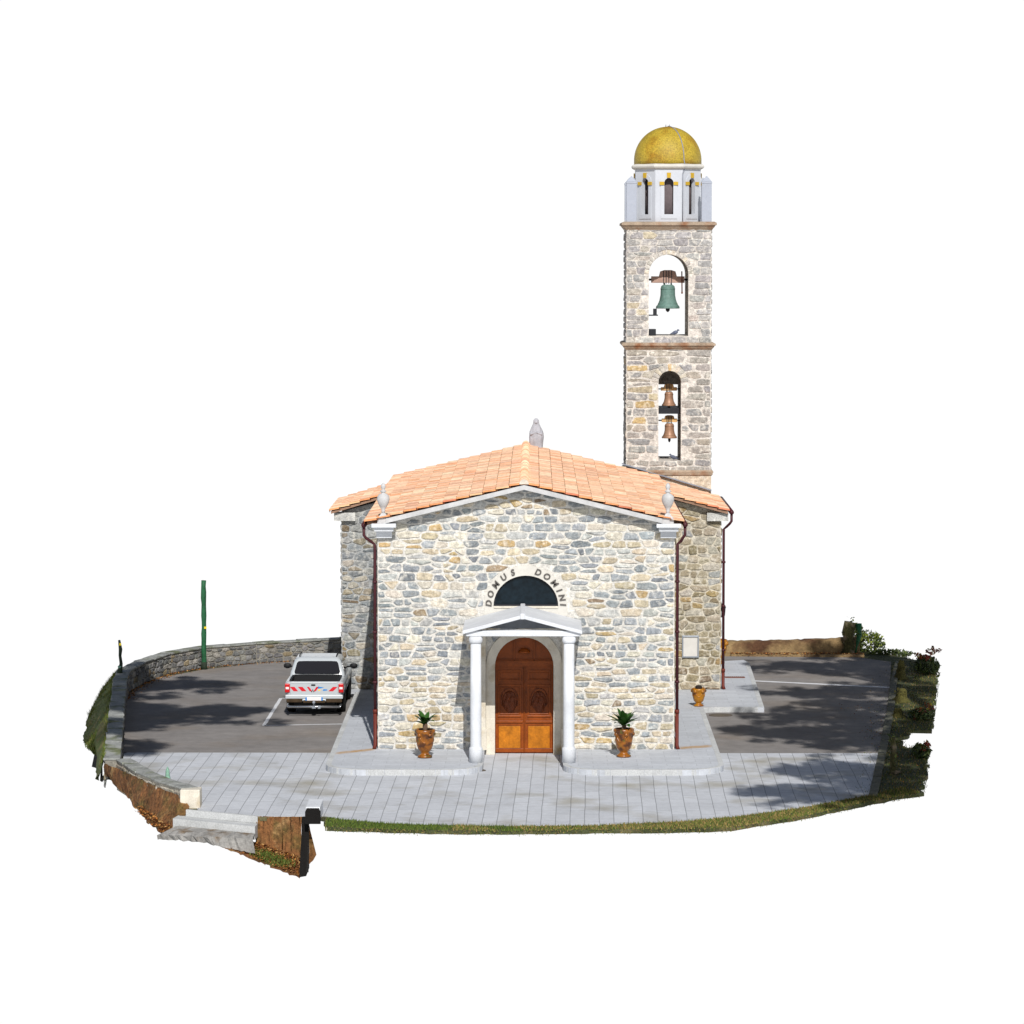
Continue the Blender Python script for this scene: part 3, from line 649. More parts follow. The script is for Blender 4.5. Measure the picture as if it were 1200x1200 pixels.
for cx in (-.705, .115):
    rl = MB()
    for (dx, dz, r_, d_) in [(0,0,.21,.02),(-.02,.18,.07,.06),(.07,.02,.1,.05),(-.09,-.04,.08,.05),(.02,-.16,.13,.045),(.1,-.06,.05,.06),(-.05,.07,.06,.07)]:
        rl.lathe([(r_,0),(r_*.9,d_*.5),(r_*.55,d_*.9),(.01,d_)], (0,0,0), 14)
        k = len(rl.v)-14*4
        for i in range(k, len(rl.v)):
            a, b, c_ = rl.v[i]; rl.v[i] = (cx+dx+a, .262-c_, 1.46+dz+b*1.45)
    rl.tube([(cx+.235*cos(t*pi/12), .25, 1.5+.33*sin(t*pi/12)) for t in range(-2, 15)], .018, 6)
    rl.build('carved_relief', 'relief', door, fixn=True)
kn = MB(); kn.box(-.305,-.285,.20,.262,.03,2.44); kn.build('meeting_stile', 'wood', door)

# portico
pt = MB()
pt.box(-1.86, 1.24, -2.74, -2.44, 3.60, 3.755); pt.box(-1.80, -1.52, -2.44, -.06, 3.60, 3.75); pt.box(.86, 1.14, -2.44, -.06, 3.60, 3.75)
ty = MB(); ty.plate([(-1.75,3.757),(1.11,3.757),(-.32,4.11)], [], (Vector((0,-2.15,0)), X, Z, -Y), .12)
por = pt.build('portico', 'granite', ch, bevel=.015); M['shaded_granite'] = mat('shaded_granite', rgb(118, 122, 128), .85, noise=[(3, .8, 1.1), (40, .85, 1.1)]); ty.build('tympanum', 'shaded_granite', por)  # tympanum darkened: the canopy's shade is put into its granite colour
for xe in (-1.95, 1.28):
    cs = MB(); ze = 4.19-.262*abs(xe+.335); t = .10; x0 = -.335-(.06 if xe < 0 else -.06)
    z0 = 4.19-.262*.06
    cs.add([(x0,-2.82,z0),(xe,-2.82,ze),(xe,-.035,ze),(x0,-.035,z0),(x0,-2.82,z0-t),(xe,-2.82,ze-t),(xe,-.035,ze-t),(x0,-.035,z0-t)], [(0,1,2,3),(7,6,5,4),(0,4,5,1),(1,5,6,2),(2,6,7,3),(3,7,4,0)])
    cs.build('canopy_slab', 'granite', por, bevel=.012, fixn=True)
rc = MB(); rc.box(-.40,-.27,-2.86,-.036,4.07,4.235); rc.build('canopy_ridge', 'granite', por, bevel=.02)
for cx in (-1.60, .925):
    cl = MB(); c_ = (cx, -2.6, 0)
    cl.lathe([(.185,.15),(.185,.50),(.18,.55),(.155,.57),(.15,.60),(.152,1.6),(.142,3.42)], c_, 28); cl.lathe([(.15,3.40),(.175,3.43),(.185,3.47),(.185,3.596)], c_, 28)
    cl.build('column', 'granite', por)
for cx in (-1.44, .84):
    cl = MB(); cl.box(cx-.075, cx+.075, -.17, -.002, .15, 3.6); cl.box(cx-.10, cx+.10, -.2, -.002, .15, .75); cl.build('pilaster', 'dressed', por, bevel=.01)

# ================================================================== THE BELL TOWER
TX, TY = 4.46, 20.5                       # centre x, front y
HW = 1.41
tw = thing('bell_tower', (TX, TY+HW, 0), 'tall square stone bell tower with golden dome, behind the church roof', 'bell tower')
rng = random.Random(21)
def stage(z0, z1, name, cx, r, zs, zb, backtop, rh, w):
    m = MB(); m.col = rgb(210, 204, 196)
    hw = HW
    pl = lambda: [(TX-hw, z0),(TX+hw, z0),(TX+hw, z1),(TX-hw, z1)]
    h = [(cx-r, zb),(cx+r, zb)]+[(cx+r*cos(pi*i/18), zs+r*sin(pi*i/18)) for i in range(19)]
    m.plate(pl(), [h], (Vector((0,TY,0)), X, Z, -Y), .45)
    hb = [(TX-(cx-TX)-r, zb),(TX-(cx-TX)+r, zb),(TX-(cx-TX)+r, backtop),(TX-(cx-TX)-r, backtop)] if backtop else [(2*0+a, b) for a, b in h]
    hb = [(cx-r, zb),(cx+r, zb),(cx+r, backtop),(cx-r, backtop)] if backtop else h
    m.plate(pl(), [hb], (Vector((0,TY+2*HW-.45,0)), X, Z, -Y), .45)
    m.box(TX-hw, TX-hw+.45, TY+.45, TY+2*HW-.45, z0, z1); m.box(TX+hw-.45, TX+hw, TY+.45, TY+2*HW-.45, z0, z1)
    m.box(TX-hw+.45, TX+hw-.45, TY+.45, TY+2*HW-.45, zb-.25, zb-.005); m.box(TX-hw+.45, TX+hw-.45, TY+.45, TY+2*HW-.45, z1-.3, z1-.005)
    hole = [(cx, zs, r+.24, zb-.02, r+.03)] if backtop else [(cx, zs, r+.16, zb-.02, r+.02)]
    reg = [(TX-hw, z0),(TX+hw, z0),(TX+hw, z1),(TX-hw, z1)]
    rubble(m, (Vector((0,TY,0)), X, Z, -Y), reg, pal_tower, rng, rh=rh, w=w, jit=.015, mortar=(.026 if backtop else .014), asp=3.6, relief=.022, holes=hole, split=.06)
    rubble(m, (Vector((TX-hw,TY,0)), -Y, Z, -X), [(-2*hw, z0),(0, z0),(0, z1),(-2*hw, z1)], pal_tower, rng, rh=rh, w=w, jit=.03, mortar=.03, asp=2.6)
    rubble(m, (Vector((TX+hw,TY,0)), Y, Z, X), [(0, z0),(2*hw, z0),(2*hw, z1),(0, z1)], pal_tower, rng, rh=rh, w=w, jit=.03, mortar=.03, asp=2.6)
    nv = 11 if backtop else 15                       # voussoirs and jamb stones round the opening
    r1 = r+.235 if backtop else r+.15
    for i in range(nv):
        a0, a1 = pi*i/nv+.03, pi*(i+1)/nv-.03; O = Vector((cx, TY, zs))
        pts = [(r+.005, a0),(r1, a0+.01),(r1, a1-.01),(r+.005, a1)]
        vs = [tuple(O+X*q*cos(a)+Z*q*sin(a)-Y*(-.01)) for q, a in pts]+[tuple(O+X*q*cos(a)+Z*q*sin(a)-Y*.022) for q, a in pts]
        key = i == nv//2
        m.add(vs, [(3,2,1,0),(4,5,6,7),(0,1,5,4),(1,2,6,5),(2,3,7,6),(3,0,4,7)], col=(rgb(196,164,112) if key and backtop else pick(rng, [(1, rgb(170,166,158)),(1, rgb(186,178,162))])))
    return m.build(name, 'masonry', tw)
stage(6.66, 10.80, 'lower_shaft', 4.50, .375, 9.66, 7.03, 9.5, (.20, .29), (.25, 1.2))
stage(10.92, 14.82, 'belfry_stage', 4.45, .66, 13.25, 11.2, None, (.19, .29), (.26, .75))
pl_ = MB(); pl_.col = rgb(206, 190, 168); pl_.box(TX-HW-.02, TX+HW+.02, TY-.02, TY+2*HW+.02, 0, 6.60); pl_.build('plinth', 'masonry', tw)
def cornice(z0, z1, ov, name='cornice'):
    m = MB(); a = HW; cy = TY+HW
    h = z1-z0
    for (q0, q1, za, zb) in ((.02, .06, z0, z0+h*.25), (.07, ov*.8, z0+h*.252, z0+h*.62), (ov, ov, z0+h*.622, z1-.02), (ov, ov*.55, z1-.0199, z1+.02)):
        m.frustum(TX, cy, za, zb, a+q0, a+q0, a+q1, a+q1)
    m.build(name, 'cornice', tw, bevel=.008)
cornice(6.52, 6.70, .09); cornice(10.74, 10.96, .15); cornice(14.72, 14.98, .17)
# bell-tower floor slab between the two small bells
fs_ = MB(); fs_.box(4.50-.4, 4.50+.4, TY+.5, TY+2.3, 8.58, 8.78); fs_.build('floor_beam', 'iron', tw)
# octagonal lantern
cy = TY+HW; AF = 1.09; side = AF*2*math.tan(pi/8)
dr_ = MB()
for k in range(8):
    a = -pi/2+k*pi/4; nrm = Vector((cos(a), sin(a), 0)); u = Vector((-sin(a), cos(a), 0)); O = Vector((TX, cy, 0))+nrm*AF
    h = [(-.15,15.25),(.15,15.25)]+[(.15*cos(pi*i/12), 16.30+.15*sin(pi*i/12)) for i in range(13)]
    dr_.plate([(-side/2,14.98),(side/2,14.98),(side/2,16.76),(-side/2,16.76)], [h], (O, u, Z, nrm), .14)
    # raised frame round the slit
    h2 = [(-.27,15.1),(.27,15.1)]+[(.27*cos(pi*i/12), 16.32+.27*sin(pi*i/12)) for i in range(13)]
    dr_.plate(h2, [h], (O+nrm*.02, u, Z, nrm), .022)
drum = dr_.build('lantern_drum', 'white', tw)
lc = MB(); lc.lathe([(.88,14.98),(.88,16.72)], (TX,cy,0), 24); lc.build('lantern_dark_core', 'core', drum)  # added dark cylinder: interior shade behind the slits, put into its colour
for k in range(8):
    a = -pi/2+k*pi/4; nrm = Vector((cos(a), sin(a), 0)); u = Vector((-sin(a), cos(a), 0)); O = Vector((TX, cy, 0))+nrm*(AF+.02)
    for (a0, a1, z0, z1) in ((-.06,.06,16.46,16.63),(-.31,-.155,16.22,16.33),(.155,.31,16.22,16.33)):
        gl = MB(); gl.plate([(a0,z0),(a1,z0),(a1*1.12 if a0 < 0 < a1 else a1,z1),(a0*1.12 if a0 < 0 < a1 else a0,z1)], [], (O+nrm*.035, u, Z, nrm), .04); gl.build('gilt_keystone' if a0 < 0 < a1 else 'gilt_impost', 'gilt', drum)
rm = MB(); k8 = 1/cos(pi/8)
rm.lathe([(AF*k8*.99,16.74),((AF+.05)*k8,16.77),((AF+.10)*k8,16.80),((AF+.12)*k8,16.85),((AF+.10)*k8,16.90),((AF+.02)*k8,16.93),(AF*.9,16.95)], (TX,cy,0), 8, rot=pi/8, smooth=False)
rm.build('ring_moulding', 'plaster', tw, bevel=.01)
dm = MB(); rd = 1.135
dm.lathe([(rd,16.93),(rd,17.06)]+[(rd*cos(pi/2*i/24), 17.06+1.135*sin(pi/2*i/24)) for i in range(1, 24)]+[(.01,18.195)], (TX,cy,0), 64)
dome = dm.build('dome', 'gold', tw)
cb = MB(); aa = R(-64)
cb.tube([(TX+(rd+.012)*cos(pi/2*i/20)*cos(aa), cy+(rd+.012)*cos(pi/2*i/20)*sin(aa), 17.06+1.147*sin(pi/2*i/20)) for i in range(20, -1, -1)]+[(TX+1.24*cos(aa), cy+1.24*sin(aa), 16.85),(TX+1.16*cos(aa), cy+1.16*sin(aa), 16.7),(TX+.46, cy-AF-.03, 16.6),(TX+.46, cy-AF-.03, 15.0)], .016, 6)
for dx in (-.07, .05): cb.tube([(TX+dx, cy-.1, 18.18),(TX+dx, cy-.1, 18.26)], .014, 6)
cb.build('lightning_cable', 'lead', tw)
for sx in (-1, 1):
    for sy in (-1, 1):
        m = MB(); x = TX+sx*(HW-.16); y = cy+sy*(HW-.16)
        m.frustum(x, y, 14.98, 16.26, .165, .165, .165, .165); m.frustum(x, y, 16.262, 16.33, .175, .175, .175, .175); m.frustum(x, y, 16.332, 16.52, .165, .165, .01, .01)
        m.build('corner_pillar', 'pillar', tw, bevel=.006)
# bells
def bell(x, y, zt, h, r, name, label, bm, ym, span, yh, crown):
    """zt: top of bell"""
    t = thing(name, (x, y, zt), label, 'bell')
    b = MB(); b.lathe([(.10*r/.4,0),(.42*r,-.01*h),(.56*r,-.06*h),(.60*r,-.15*h),(.62*r,-.45*h),(.70*r,-.65*h),(.83*r,-.82*h),(.99*r,-.93*h),(r,-.985*h),(.97*r,-1.0*h),(.88*r,-.99*h),(.7*r,-.85*h),(.55*r,-.5*h),(.4*r,-.1*h)], (x,y,zt), 28, caps=False)
    for zz, rr in ((-.80, .815), (-.9, .95), (-.18, .615)): b.lathe([(rr*r-.0, zz*h-.012),(rr*r+.012, zz*h),(rr*r, zz*h+.012)], (x,y,zt), 28, caps=False)
    b.tube([(x-.12*r/.4,y,zt-.01),(x-.1*r/.4,y,zt+.1*r/.4),(x+.1*r/.4,y,zt+.1*r/.4),(x+.12*r/.4,y,zt-.01)], .03*r/.4, 6); b.build('bell_body', bm, t)
    c = MB(); c.tube([(x,y,zt-.2*h),(x,y,zt-1.0*h)], .025*r/.4, 6); c.lathe([(.02,0),(.07*r/.4,-.05),(.07*r/.4,-.1),(.02,-.16)], (x,y,zt-.95*h), 10); c.build('clapper', 'iron', t)
    yk = MB(); zb = zt+.06*r/.4
    yk.box(x-span, x+span, y-.09*r/.4, y+.09*r/.4, zb, zb+yh)
    pr = [(-crown, zb+yh),(crown, zb+yh),(crown*.85, zb+yh*1.75),(crown*.4, zb+yh*1.95),(-crown*.4, zb+yh*1.95),(-crown*.85, zb+yh*1.75)]
    yk.plate(pr, [], (Vector((0,y-.088*r/.4,0))+X*x, X, Z, -Y), .17*r/.4)
    yo = yk.build('yoke', ym, t, bevel=.012)
    st = MB()
    for dx in (-.5, -.2, .1, .4): st.box(x+dx*crown-.012, x+dx*crown+.012, y-.105*r/.4, y-.09*r/.4, zb-.03, zb+yh*1.9)
    st.tube([(x-span-.12,y,zb+yh*.5),(x+span+.12,y,zb+yh*.5)], .035*r/.4, 8)
    st.build('iron_strap', 'iron', t)
    return t
big = bell(4.46, TY+1.0, 12.90, .80, .40, 'large_bell', 'large green verdigris bell under a timber yoke in the upper arch', 'bell_green', 'beam', .56, .22, .30)
lv = MB(); lv.tube([(4.92,TY+.8,13.35),(4.93,TY+.8,12.65)], .022, 6); lv.lathe([(.03,0),(.03,.06)], (4.93,TY+.8,12.6), 8); lv.build('lever', 'rustiron', big)
bell(4.50, TY+.8, 9.31, .47, .235, 'small_bell', 'small brown bell on a tan yoke, upper of the two in the narrow arch', 'bell_brown', 'beam_tan', .27, .12, .17)
bell(4.52, TY+.8, 8.25, .50, .255, 'small_bell', 'small bronze bell on a tan yoke, lower of the two in the narrow arch', 'bell_brown', 'beam_tan', .26, .12, .17)
mt = MB(); mt.box(3.82,4.05,TY+.5,TY+.9,11.2,11.42); 
tag(mt.build('bell_motor', 'iron', origin=None, bevel=.01), 'dark bell motor box on the sill at the left of the upper belfry arch', 'bell motor')
mt = MB(); mt.box(3.80,4.12,TY+.6,TY+.8,11.86,11.90); mt.box(3.96,4.08,TY+.62,TY+.78,11.895,12.1)
tag(mt.build('iron_bracket', 'iron'), 'dark iron bracket sticking out of the left jamb below the large bell', 'bracket')
def pigeon(x, y, z, label, fl=1):
    m = MB(); m.lathe([(.005,-.17),(.03,-.1),(.065,-.02),(.07,.05),(.045,.11),(.03,.13)], (0,0,0), 12)
    for i in range(len(m.v)): a, b, c_ = m.v[i]; m.v[i] = (x+c_*fl*.9, y+a, z+.10+b+c_*.25)
    m.lathe([(.005,-.035),(.03,-.02),(.035,0),(.03,.02),(.005,.035)], (x+fl*.12, y, z+.19), 10); m.tube([(x+fl*.15,y,z+.19),(x+fl*.185,y,z+.18)], [.01,.002], 5)
    for s_ in (-.025,.025): m.tube([(x+fl*.01,y+s_,z+.05),(x+fl*.015,y+s_,z)], .006, 5)
    tag(m.build('pigeon', 'pigeon', origin=None, fixn=True), label, 'pigeon')
pigeon(4.66, TY+.3, 11.2, 'blue-grey pigeon perched on the right of the upper belfry sill')
pigeon(4.66, TY+.3, 7.03, 'dark pigeon perched low on the sill of the narrow arch', -1)

# ================================================================== STATUE ON THE RIDGE
stt = MB(); rng = random.Random(2)
sx_, sy_, sz_ = .04, 20.0, 7.42
prof = [(.185,0),(.19,.08),(.20,.3),(.215,.5),(.205,.64),(.175,.76),(.14,.87),(.108,.95),(.092,1.0),(.088,1.05),(.085,1.10),(.070,1.15),(.042,1.185),(.01,1.2)]
n = 28; vs = []
for r_, z in prof:
    for i in range(n):
        a = 2*pi*i/n; fold = 1+(.07*sin(a*7+z*3) if z < .85 else 0); vs.append((sx_+r_*fold*cos(a)*1.12, sy_+r_*fold*sin(a)*.8, sz_+z*.88))
stt.add(vs, [(j*n+i, j*n+(i+1) % n, (j+1)*n+(i+1) % n, (j+1)*n+i) for j in range(len(prof)-1) for i in range(n)], smooth=True)
stt.tube([(sx_-.17,sy_-.03,sz_+.62),(sx_-.16,sy_-.12,sz_+.52),(sx_-.02,sy_-.16,sz_+.60)], [.05,.045,.03], 8); stt.tube([(sx_+.17,sy_-.03,sz_+.62),(sx_+.16,sy_-.12,sz_+.52),(sx_+.02,sy_-.16,sz_+.60)], [.05,.045,.03], 8)
stt.lathe([(.05,0),(.055,.05),(.045,.1),(.01,.12)], (sx_,sy_-.045,sz_+.88), 10)
stt.box(sx_-.2, sx_+.2, sy_-.2, sy_+.2, sz_-.12, sz_+.0)
tag(stt.build('statue', 'statue', origin=(sx_,sy_,sz_)), 'grey stone statue of a robed figure on the roof ridge', 'statue')

# ================================================================== THINGS ON AND BY THE CHURCH
nb = thing('notice_board', (4.925, 13.76, 1.53), 'grey framed notice board hung on the beige stone wall', 'notice board')
m = MB(); fo = [(4.66,1.18),(5.19,1.18),(5.19,1.88),(4.66,1.88)]; fi = [(4.70,1.22),(5.15,1.22),(5.15,1.84),(4.70,1.84)]
m.plate(fo, [fi], (Vector((0,13.70,0)), X, Z, -Y), .1); m.build('frame', 'steel', nb, bevel=.006)
m = MB(); m.plate(fi, [], (Vector((0,13.735,0)), X, Z, -Y), .03); m.build('panel', 'paper', nb)
m = MB(); m.box(5.92,6.02,16.9,17.2,2.2,2.3); m.lathe([(.02,0),(.09,.06),(.11,.3),(.13,.34),(.03,.46)], (6.10,17.05,2.12), 8)
tag(m.build('wall_lantern', 'iron', fixn=True), 'black wall lantern on the right flank of the church', 'wall lamp')
m = MB(); m.box(3.90,4.02,2.2,2.5,.35,.8); m.box(3.90,4.07,2.15,2.55,.8,.95, m=1)
tag(m.build('utility_box', ['manhole','dressed']), 'small brown utility box low on the nave wall behind the right down-pipe', 'utility box')
def flat_disc(name, x, y, z, r, mm, label, cat, sy=1.0):
    m = MB(); m.lathe([(r,0),(r,.012),(r*.9,.016),(r*.88,.012)], (x,y,z), 28); 
    for k in range(-3, 4):
        hw = math.sqrt(max(.01, (r*.8)**2-(k*r*.22)**2)); m.box(x-hw, x+hw, y+k*r*.22-.02, y+k*r*.22+.02, z+.010, z+.018)
    return tag(m.build(name, mm), label, cat)
flat_disc('manhole_cover', 5.62, 8.6, .001, .36, 'manhole', 'round iron manhole cover at the foot of the right pavement kerb', 'manhole cover')
flat_disc('manhole_cover', -1.49, -3.12, .001, .17, 'manhole', 'small brown iron cover in the pale paving before the door', 'manhole cover')
m = MB()
m.box(6.2,6.85,16.95,17.25,.151,.163)
for k in range(9): m.box(6.22+k*.07, 6.25+k*.07, 16.97, 17.23, .163, .172)
tag(m.build('drain_grate', 'rustiron'), 'rusty rectangular drain grate in the right pavement', 'drain grate')

# pots
def make_pot(name, label, mt_, R_=.26, H_=.80):
    t = thing(name, (0,0,0), label, 'flower pot', 'glazed garden urns round the church')
    b = MB(); k = H_/.80; q = R_/.26
    b.lathe([(.16*q,0),(.20*q,.02*k),(.20*q,.05*k),(.13*q,.09*k),(.105*q,.13*k),(.13*q,.17*k),(.19*q,.24*k),(.225*q,.36*k),(.24*q,.56*k),(.245*q,.64*k),(.26*q,.67*k),(.285*q,.71*k),(.285*q,.75*k),(.27*q,.78*k),(.245*q,.79*k),(.235*q,.74*k)], (0,0,0), 32, caps=False)
    for a in range(0, 360, 72):
        b.lathe([(.005,0),(.05,.02),(.065,.06),(.05,.1),(.005,.12)], (.245*q*cos(R(a+18)), .245*q*sin(R(a+18)), .58*k), 8)
    for i in range(5):                                     # swags and a boss
        a0 = R(i*72+18); pts = []
        for j in range(9):
            a = a0+R(72)*j/8; pts.append((.242*q*cos(a)*(1-.06*sin(pi*j/8)), .242*q*sin(a)*(1-.06*sin(pi*j/8)), (.60-.17*sin(pi*j/8))*k))
        b.tube(pts, .017, 6)
    body = b.build('pot_body', mt_, t)
    s_ = MB(); s_.lathe([(.01,.70*k),(.12*q,.71*k),(.24*q,.70*k)], (0,0,0), 20, caps=False); s_.build('soil', 'soil', t)
    return t
pot = make_pot('flower_pot', 'brown-gold glazed garden urn by the left column, holding a dark drooping plant', 'pot')
pot.location = (-3.01, -1.70, .152)
dup(pot, (2.44, -1.52, .152), 'brown-gold glazed garden urn right of the door, holding a spreading fan-leaved plant', R(50))
poty = make_pot('flower_pot', 'small yellow glazed garden urn without a plant on the pavement before the notice board', 'pot_yellow', .20, .56)
poty.location = (5.0, 9.6, .152)
dup(poty, (6.17, 21.0, .152), 'yellow glazed garden urn half hidden behind the church corner down-pipe', R(30), 1.5)
m = MB(); m.lathe([(.10,0),(.11,.1),(.07,.14)], (5.0,9.6,.152+.50), 10); m.tube([(5.15,9.55,.66),(5.24,9.5,.72)], .015, 5); tag(m.build('dried_stump', 'soil', origin=None), 'black dried stump left standing in the small yellow urn', 'dead plant')
def blade(mb, base, az, el, L_, w, droop, col, fold=.3):
    n = 6; d = Vector((cos(az), sin(az), 0)); s_ = Vector((-sin(az), cos(az), 0)); p = Vector(base); vs = []
    for i in range(n+1):
        t = i/n; ww = w*(sin(pi*min(1, t*.85+.12))**.8)*(1 if t < 1 else .05)
        e = el-droop*t; 
        if i: p = p+(d*cos(e)+Z*sin(e))*L_/n
        up = Vector((0,0,1))*cos(e)-d*sin(e)
        vs += [tuple(p-s_*ww+up*ww*fold), tuple(p), tuple(p+s_*ww+up*ww*fold)]
    fs = []
    for i in range(n): a = 3*i; fs += [(a, a+1, a+4, a+3), (a+1, a+2, a+5, a+4)]
    mb.add(vs, fs, col=col, smooth=True)
def plant(x, y, z, seed, label, nb_, L_, el, tr):
    rg_ = random.Random(seed); t = thing('potted_plant', (x, y, z), label, 'plant', 'plants in the two front urns')
    st_ = MB(); st_.tube([(x,y,z-.05),(x+.01,y,z+tr)], [.07,.06], 10, wob=.15); st_.build('stem', 'bark', t)
    lf = MB()
    for i in range(nb_):
        a = 2*pi*i/nb_+rg_.uniform(-.3, .3); e = R(rg_.uniform(*el)); k = rg_.uniform(.6, 1.2)
        c_ = tuple(v_*k for v_ in rgb(44, 82, 26))
        blade(lf, (x, y, z+tr*rg_.uniform(.7, 1.0)), a, e, L_*rg_.uniform(.75, 1.1), .085, R(rg_.uniform(10, 60)), c_)
    lf.build('leaves', 'leaf', t)
plant(-3.01, -1.70, .152+.72, 5, 'dark glossy plant with leaves cupped to the left in the left front urn', 15, .42, (35, 70), .22)
plant(2.44, -1.52, .152+.72, 9, 'bright green plant with upright fan of broad leaves in the right front urn', 24, .56, (30, 75), .16)

# ================================================================== WALLS OF THE FORECOURT
def loft(mb, lines, nu, jit=0, rg_=None, **k):
    """lines: list of polylines with the same number of points; resampled to nu columns"""
    def res(l):
        P = [Vector(p) for p in l]; acc = [0]
        for i in range(1, len(P)): acc.append(acc[-1]+(P[i]-P[i-1]).length)
        o = []
        for j in range(nu+1):
            s_ = acc[-1]*j/nu
            for i in range(1, len(P)):
                if s_ <= acc[i]+1e-6: o.append(P[i-1].lerp(P[i], (s_-acc[i-1])/max(1e-6, acc[i]-acc[i-1]))); break
        return o
    rows = [res(l) for l in lines]; vs = []
    for ri, r_ in enumerate(rows):
        for p in r_: vs.append((p.x+(rg_.uniform(-jit, jit) if jit else 0), p.y+(rg_.uniform(-jit, jit) if jit else 0), p.z+(rg_.uniform(-jit, jit)*.6 if jit and ri else 0)))
    n = nu+1
    mb.add(vs, [(a*n+j, a*n+j+1, (a+1)*n+j+1, (a+1)*n+j) for a in range(len(rows)-1) for j in range(nu)], **k)
def boundary(name, inner, h, th, label, seed, coping=True, pal=pal_old, mt_='rough', mort=rgb(150,146,136)):
    rg_ = random.Random(seed); t = thing(name, (*inner[0], 0), label, 'stone wall')
    P = [Vector((a, b, 0)) for a, b in inner]; nrm = []
    for i in range(len(P)):
        d = (P[min(i+1, len(P)-1)]-P[max(i-1, 0)]).normalized(); nrm.append(Vector((-d.y, d.x, 0)))     # to the left of travel
    m = MB(); m.col = mort; O_ = [p+q*th for p, q in zip(P, nrm)]
    hs = h if isinstance(h, (list, tuple)) else [h]*len(P)
    vs = [tuple(p-Z*.05) for p in P]+[tuple(p+Z*hh) for p, hh in zip(P, hs)]+[tuple(p+Z*hh) for p, hh in zip(O_, hs)]+[tuple(p-Z*(.1 if i_ == 0 else .4)) for i_, p in enumerate(O_)]
    n = len(P); fs = [(r_*n+i, r_*n+i+1, (r_+1)*n+i+1, (r_+1)*n+i) for r_ in range(3) for i in range(n-1)]+[(0, n, 2*n, 3*n), (n-1, 4*n-1, 3*n-1, 2*n-1)]
    m.add(vs, fs)
    for i in range(n-1):
        d = P[i+1]-P[i]; L_ = d.length; U = d/L_; Nn = Vector((U.y, -U.x, 0))
        rubble(m, (P[i], U, Z, Nn), [(0,.0),(L_,.0),(L_,hs[i+1]-.02),(0,hs[i]-.02)], pal, rg_, rh=(.13,.22), w=(.16,.5), jit=.05, mortar=.018, relief=.03)
        rubble(m, (O_[i+1]-Z*.35, -U, Z, -Nn), [(0,.0),(L_,.0),(L_,hs[i]+.3),(0,hs[i+1]+.3)], pal, rg_, rh=(.2,.34), w=(.3,.7), jit=.05, mortar=.018, relief=.03)
    m.build('masonry', mt_, t, fixn=True)
    if coping:
        c_ = MB(); s0 = 0
        for i in range(n-1):
            nn = max(1, int((P[i+1]-P[i]).length/.7))
            for k in range(nn):
                f0, f1 = (k+.012)/nn, (k+.988)/nn; z_ = rg_.uniform(.05, .075)
                a, b = P[i].lerp(P[i+1], f0), P[i].lerp(P[i+1], f1); q0, q1 = nrm[i].lerp(nrm[i+1], f0), nrm[i].lerp(nrm[i+1], f1); ha = hs[i]+(hs[i+1]-hs[i])*f0; hb = hs[i]+(hs[i+1]-hs[i])*f1
                j = lambda: rg_.uniform(-.02, .02)
                pts = [a-q0*(.04+j())+Z*(ha+.003), b-q1*(.04+j())+Z*(hb+.003), b+q1*(th+.03+j())+Z*(hb+.003), a+q0*(th+.03+j())+Z*(ha+.003)]
                c_.add([tuple(p) for p in pts]+[tuple(p+Z*z_+Vector((j(), j(), j()*.4))) for p in pts], [(3,2,1,0),(4,5,6,7),(0,1,5,4),(1,2,6,5),(2,3,7,6),(3,0,4,7)])
        c_.build('coping', 'coping', t, bevel=.02, fixn=True)
    return t
LW = [(-11.13,-4.1),(-11.44,-.96),(-12.02,4.65),(-12.8,12.29),(-12.93,14.4),(-12.69,16.8),(-12.11,19.3),(-11.14,21.1),(-9.5,22.4),(-6.63,23.9),(-3.5,24.9)]
boundary('boundary_wall', LW, [.40,.58]+[.64]*9, .36, 'long grey rubble boundary wall curving round the back of the car park', 31)
LOW = [(-8.55,-9.35),(-9.35,-7.9),(-10.05,-6.2),(-10.85,-3.9)]
lowt = boundary('low_wall', LOW, [.42,.40,.38,.38], .36, 'low pale stone wall running down to the steps at lower left', 33, pal=lambda u, v, r_: pick(r_, [(2, rgb(178,172,160)),(2, rgb(160,152,138))]), mort=rgb(190,184,170))
m = MB(); m.frustum(-8.68,-9.45,-.2,.46,.26,.30,.25,.28); m.build('end_block', 'dressed', lowt, bevel=.03)
# low tan wall at the back right
m = MB(); m.col = (.5,.5,.5); rg_ = random.Random(3)
loft(m, [[(6.0,25.0,-.05),(9.0,25.05,-.05),(11.3,25.1,-.05)],[(6.0,25.1,.28),(9.0,25.2,.30),(11.3,25.2,.32)],[(6.0,25.15,.40),(9.0,25.2,.45),(11.3,25.25,.56)],[(6.0,25.6,.45),(9.0,25.6,.48),(11.3,25.7,.58)],[(6.0,26.6,.2),(9.0,26.9,.2),(11.3,27.3,.2)]], 40, .035, rg_, smooth=True)
tag(m.build('retaining_wall', 'tanwall', origin=(6,25,0)), 'low tan rendered retaining wall at the back right of the car park', 'wall')
m = MB(); loft(m, [[(6.6,24.62,.0),(11.4,24.3,.0)],[(6.6,24.75,.09),(11.4,24.45,.08)],[(6.6,24.98,.10),(11.4,24.98,.09)]], 30, .03, rg_)
struct(m.build('gravel_strip', 'tanwall'))

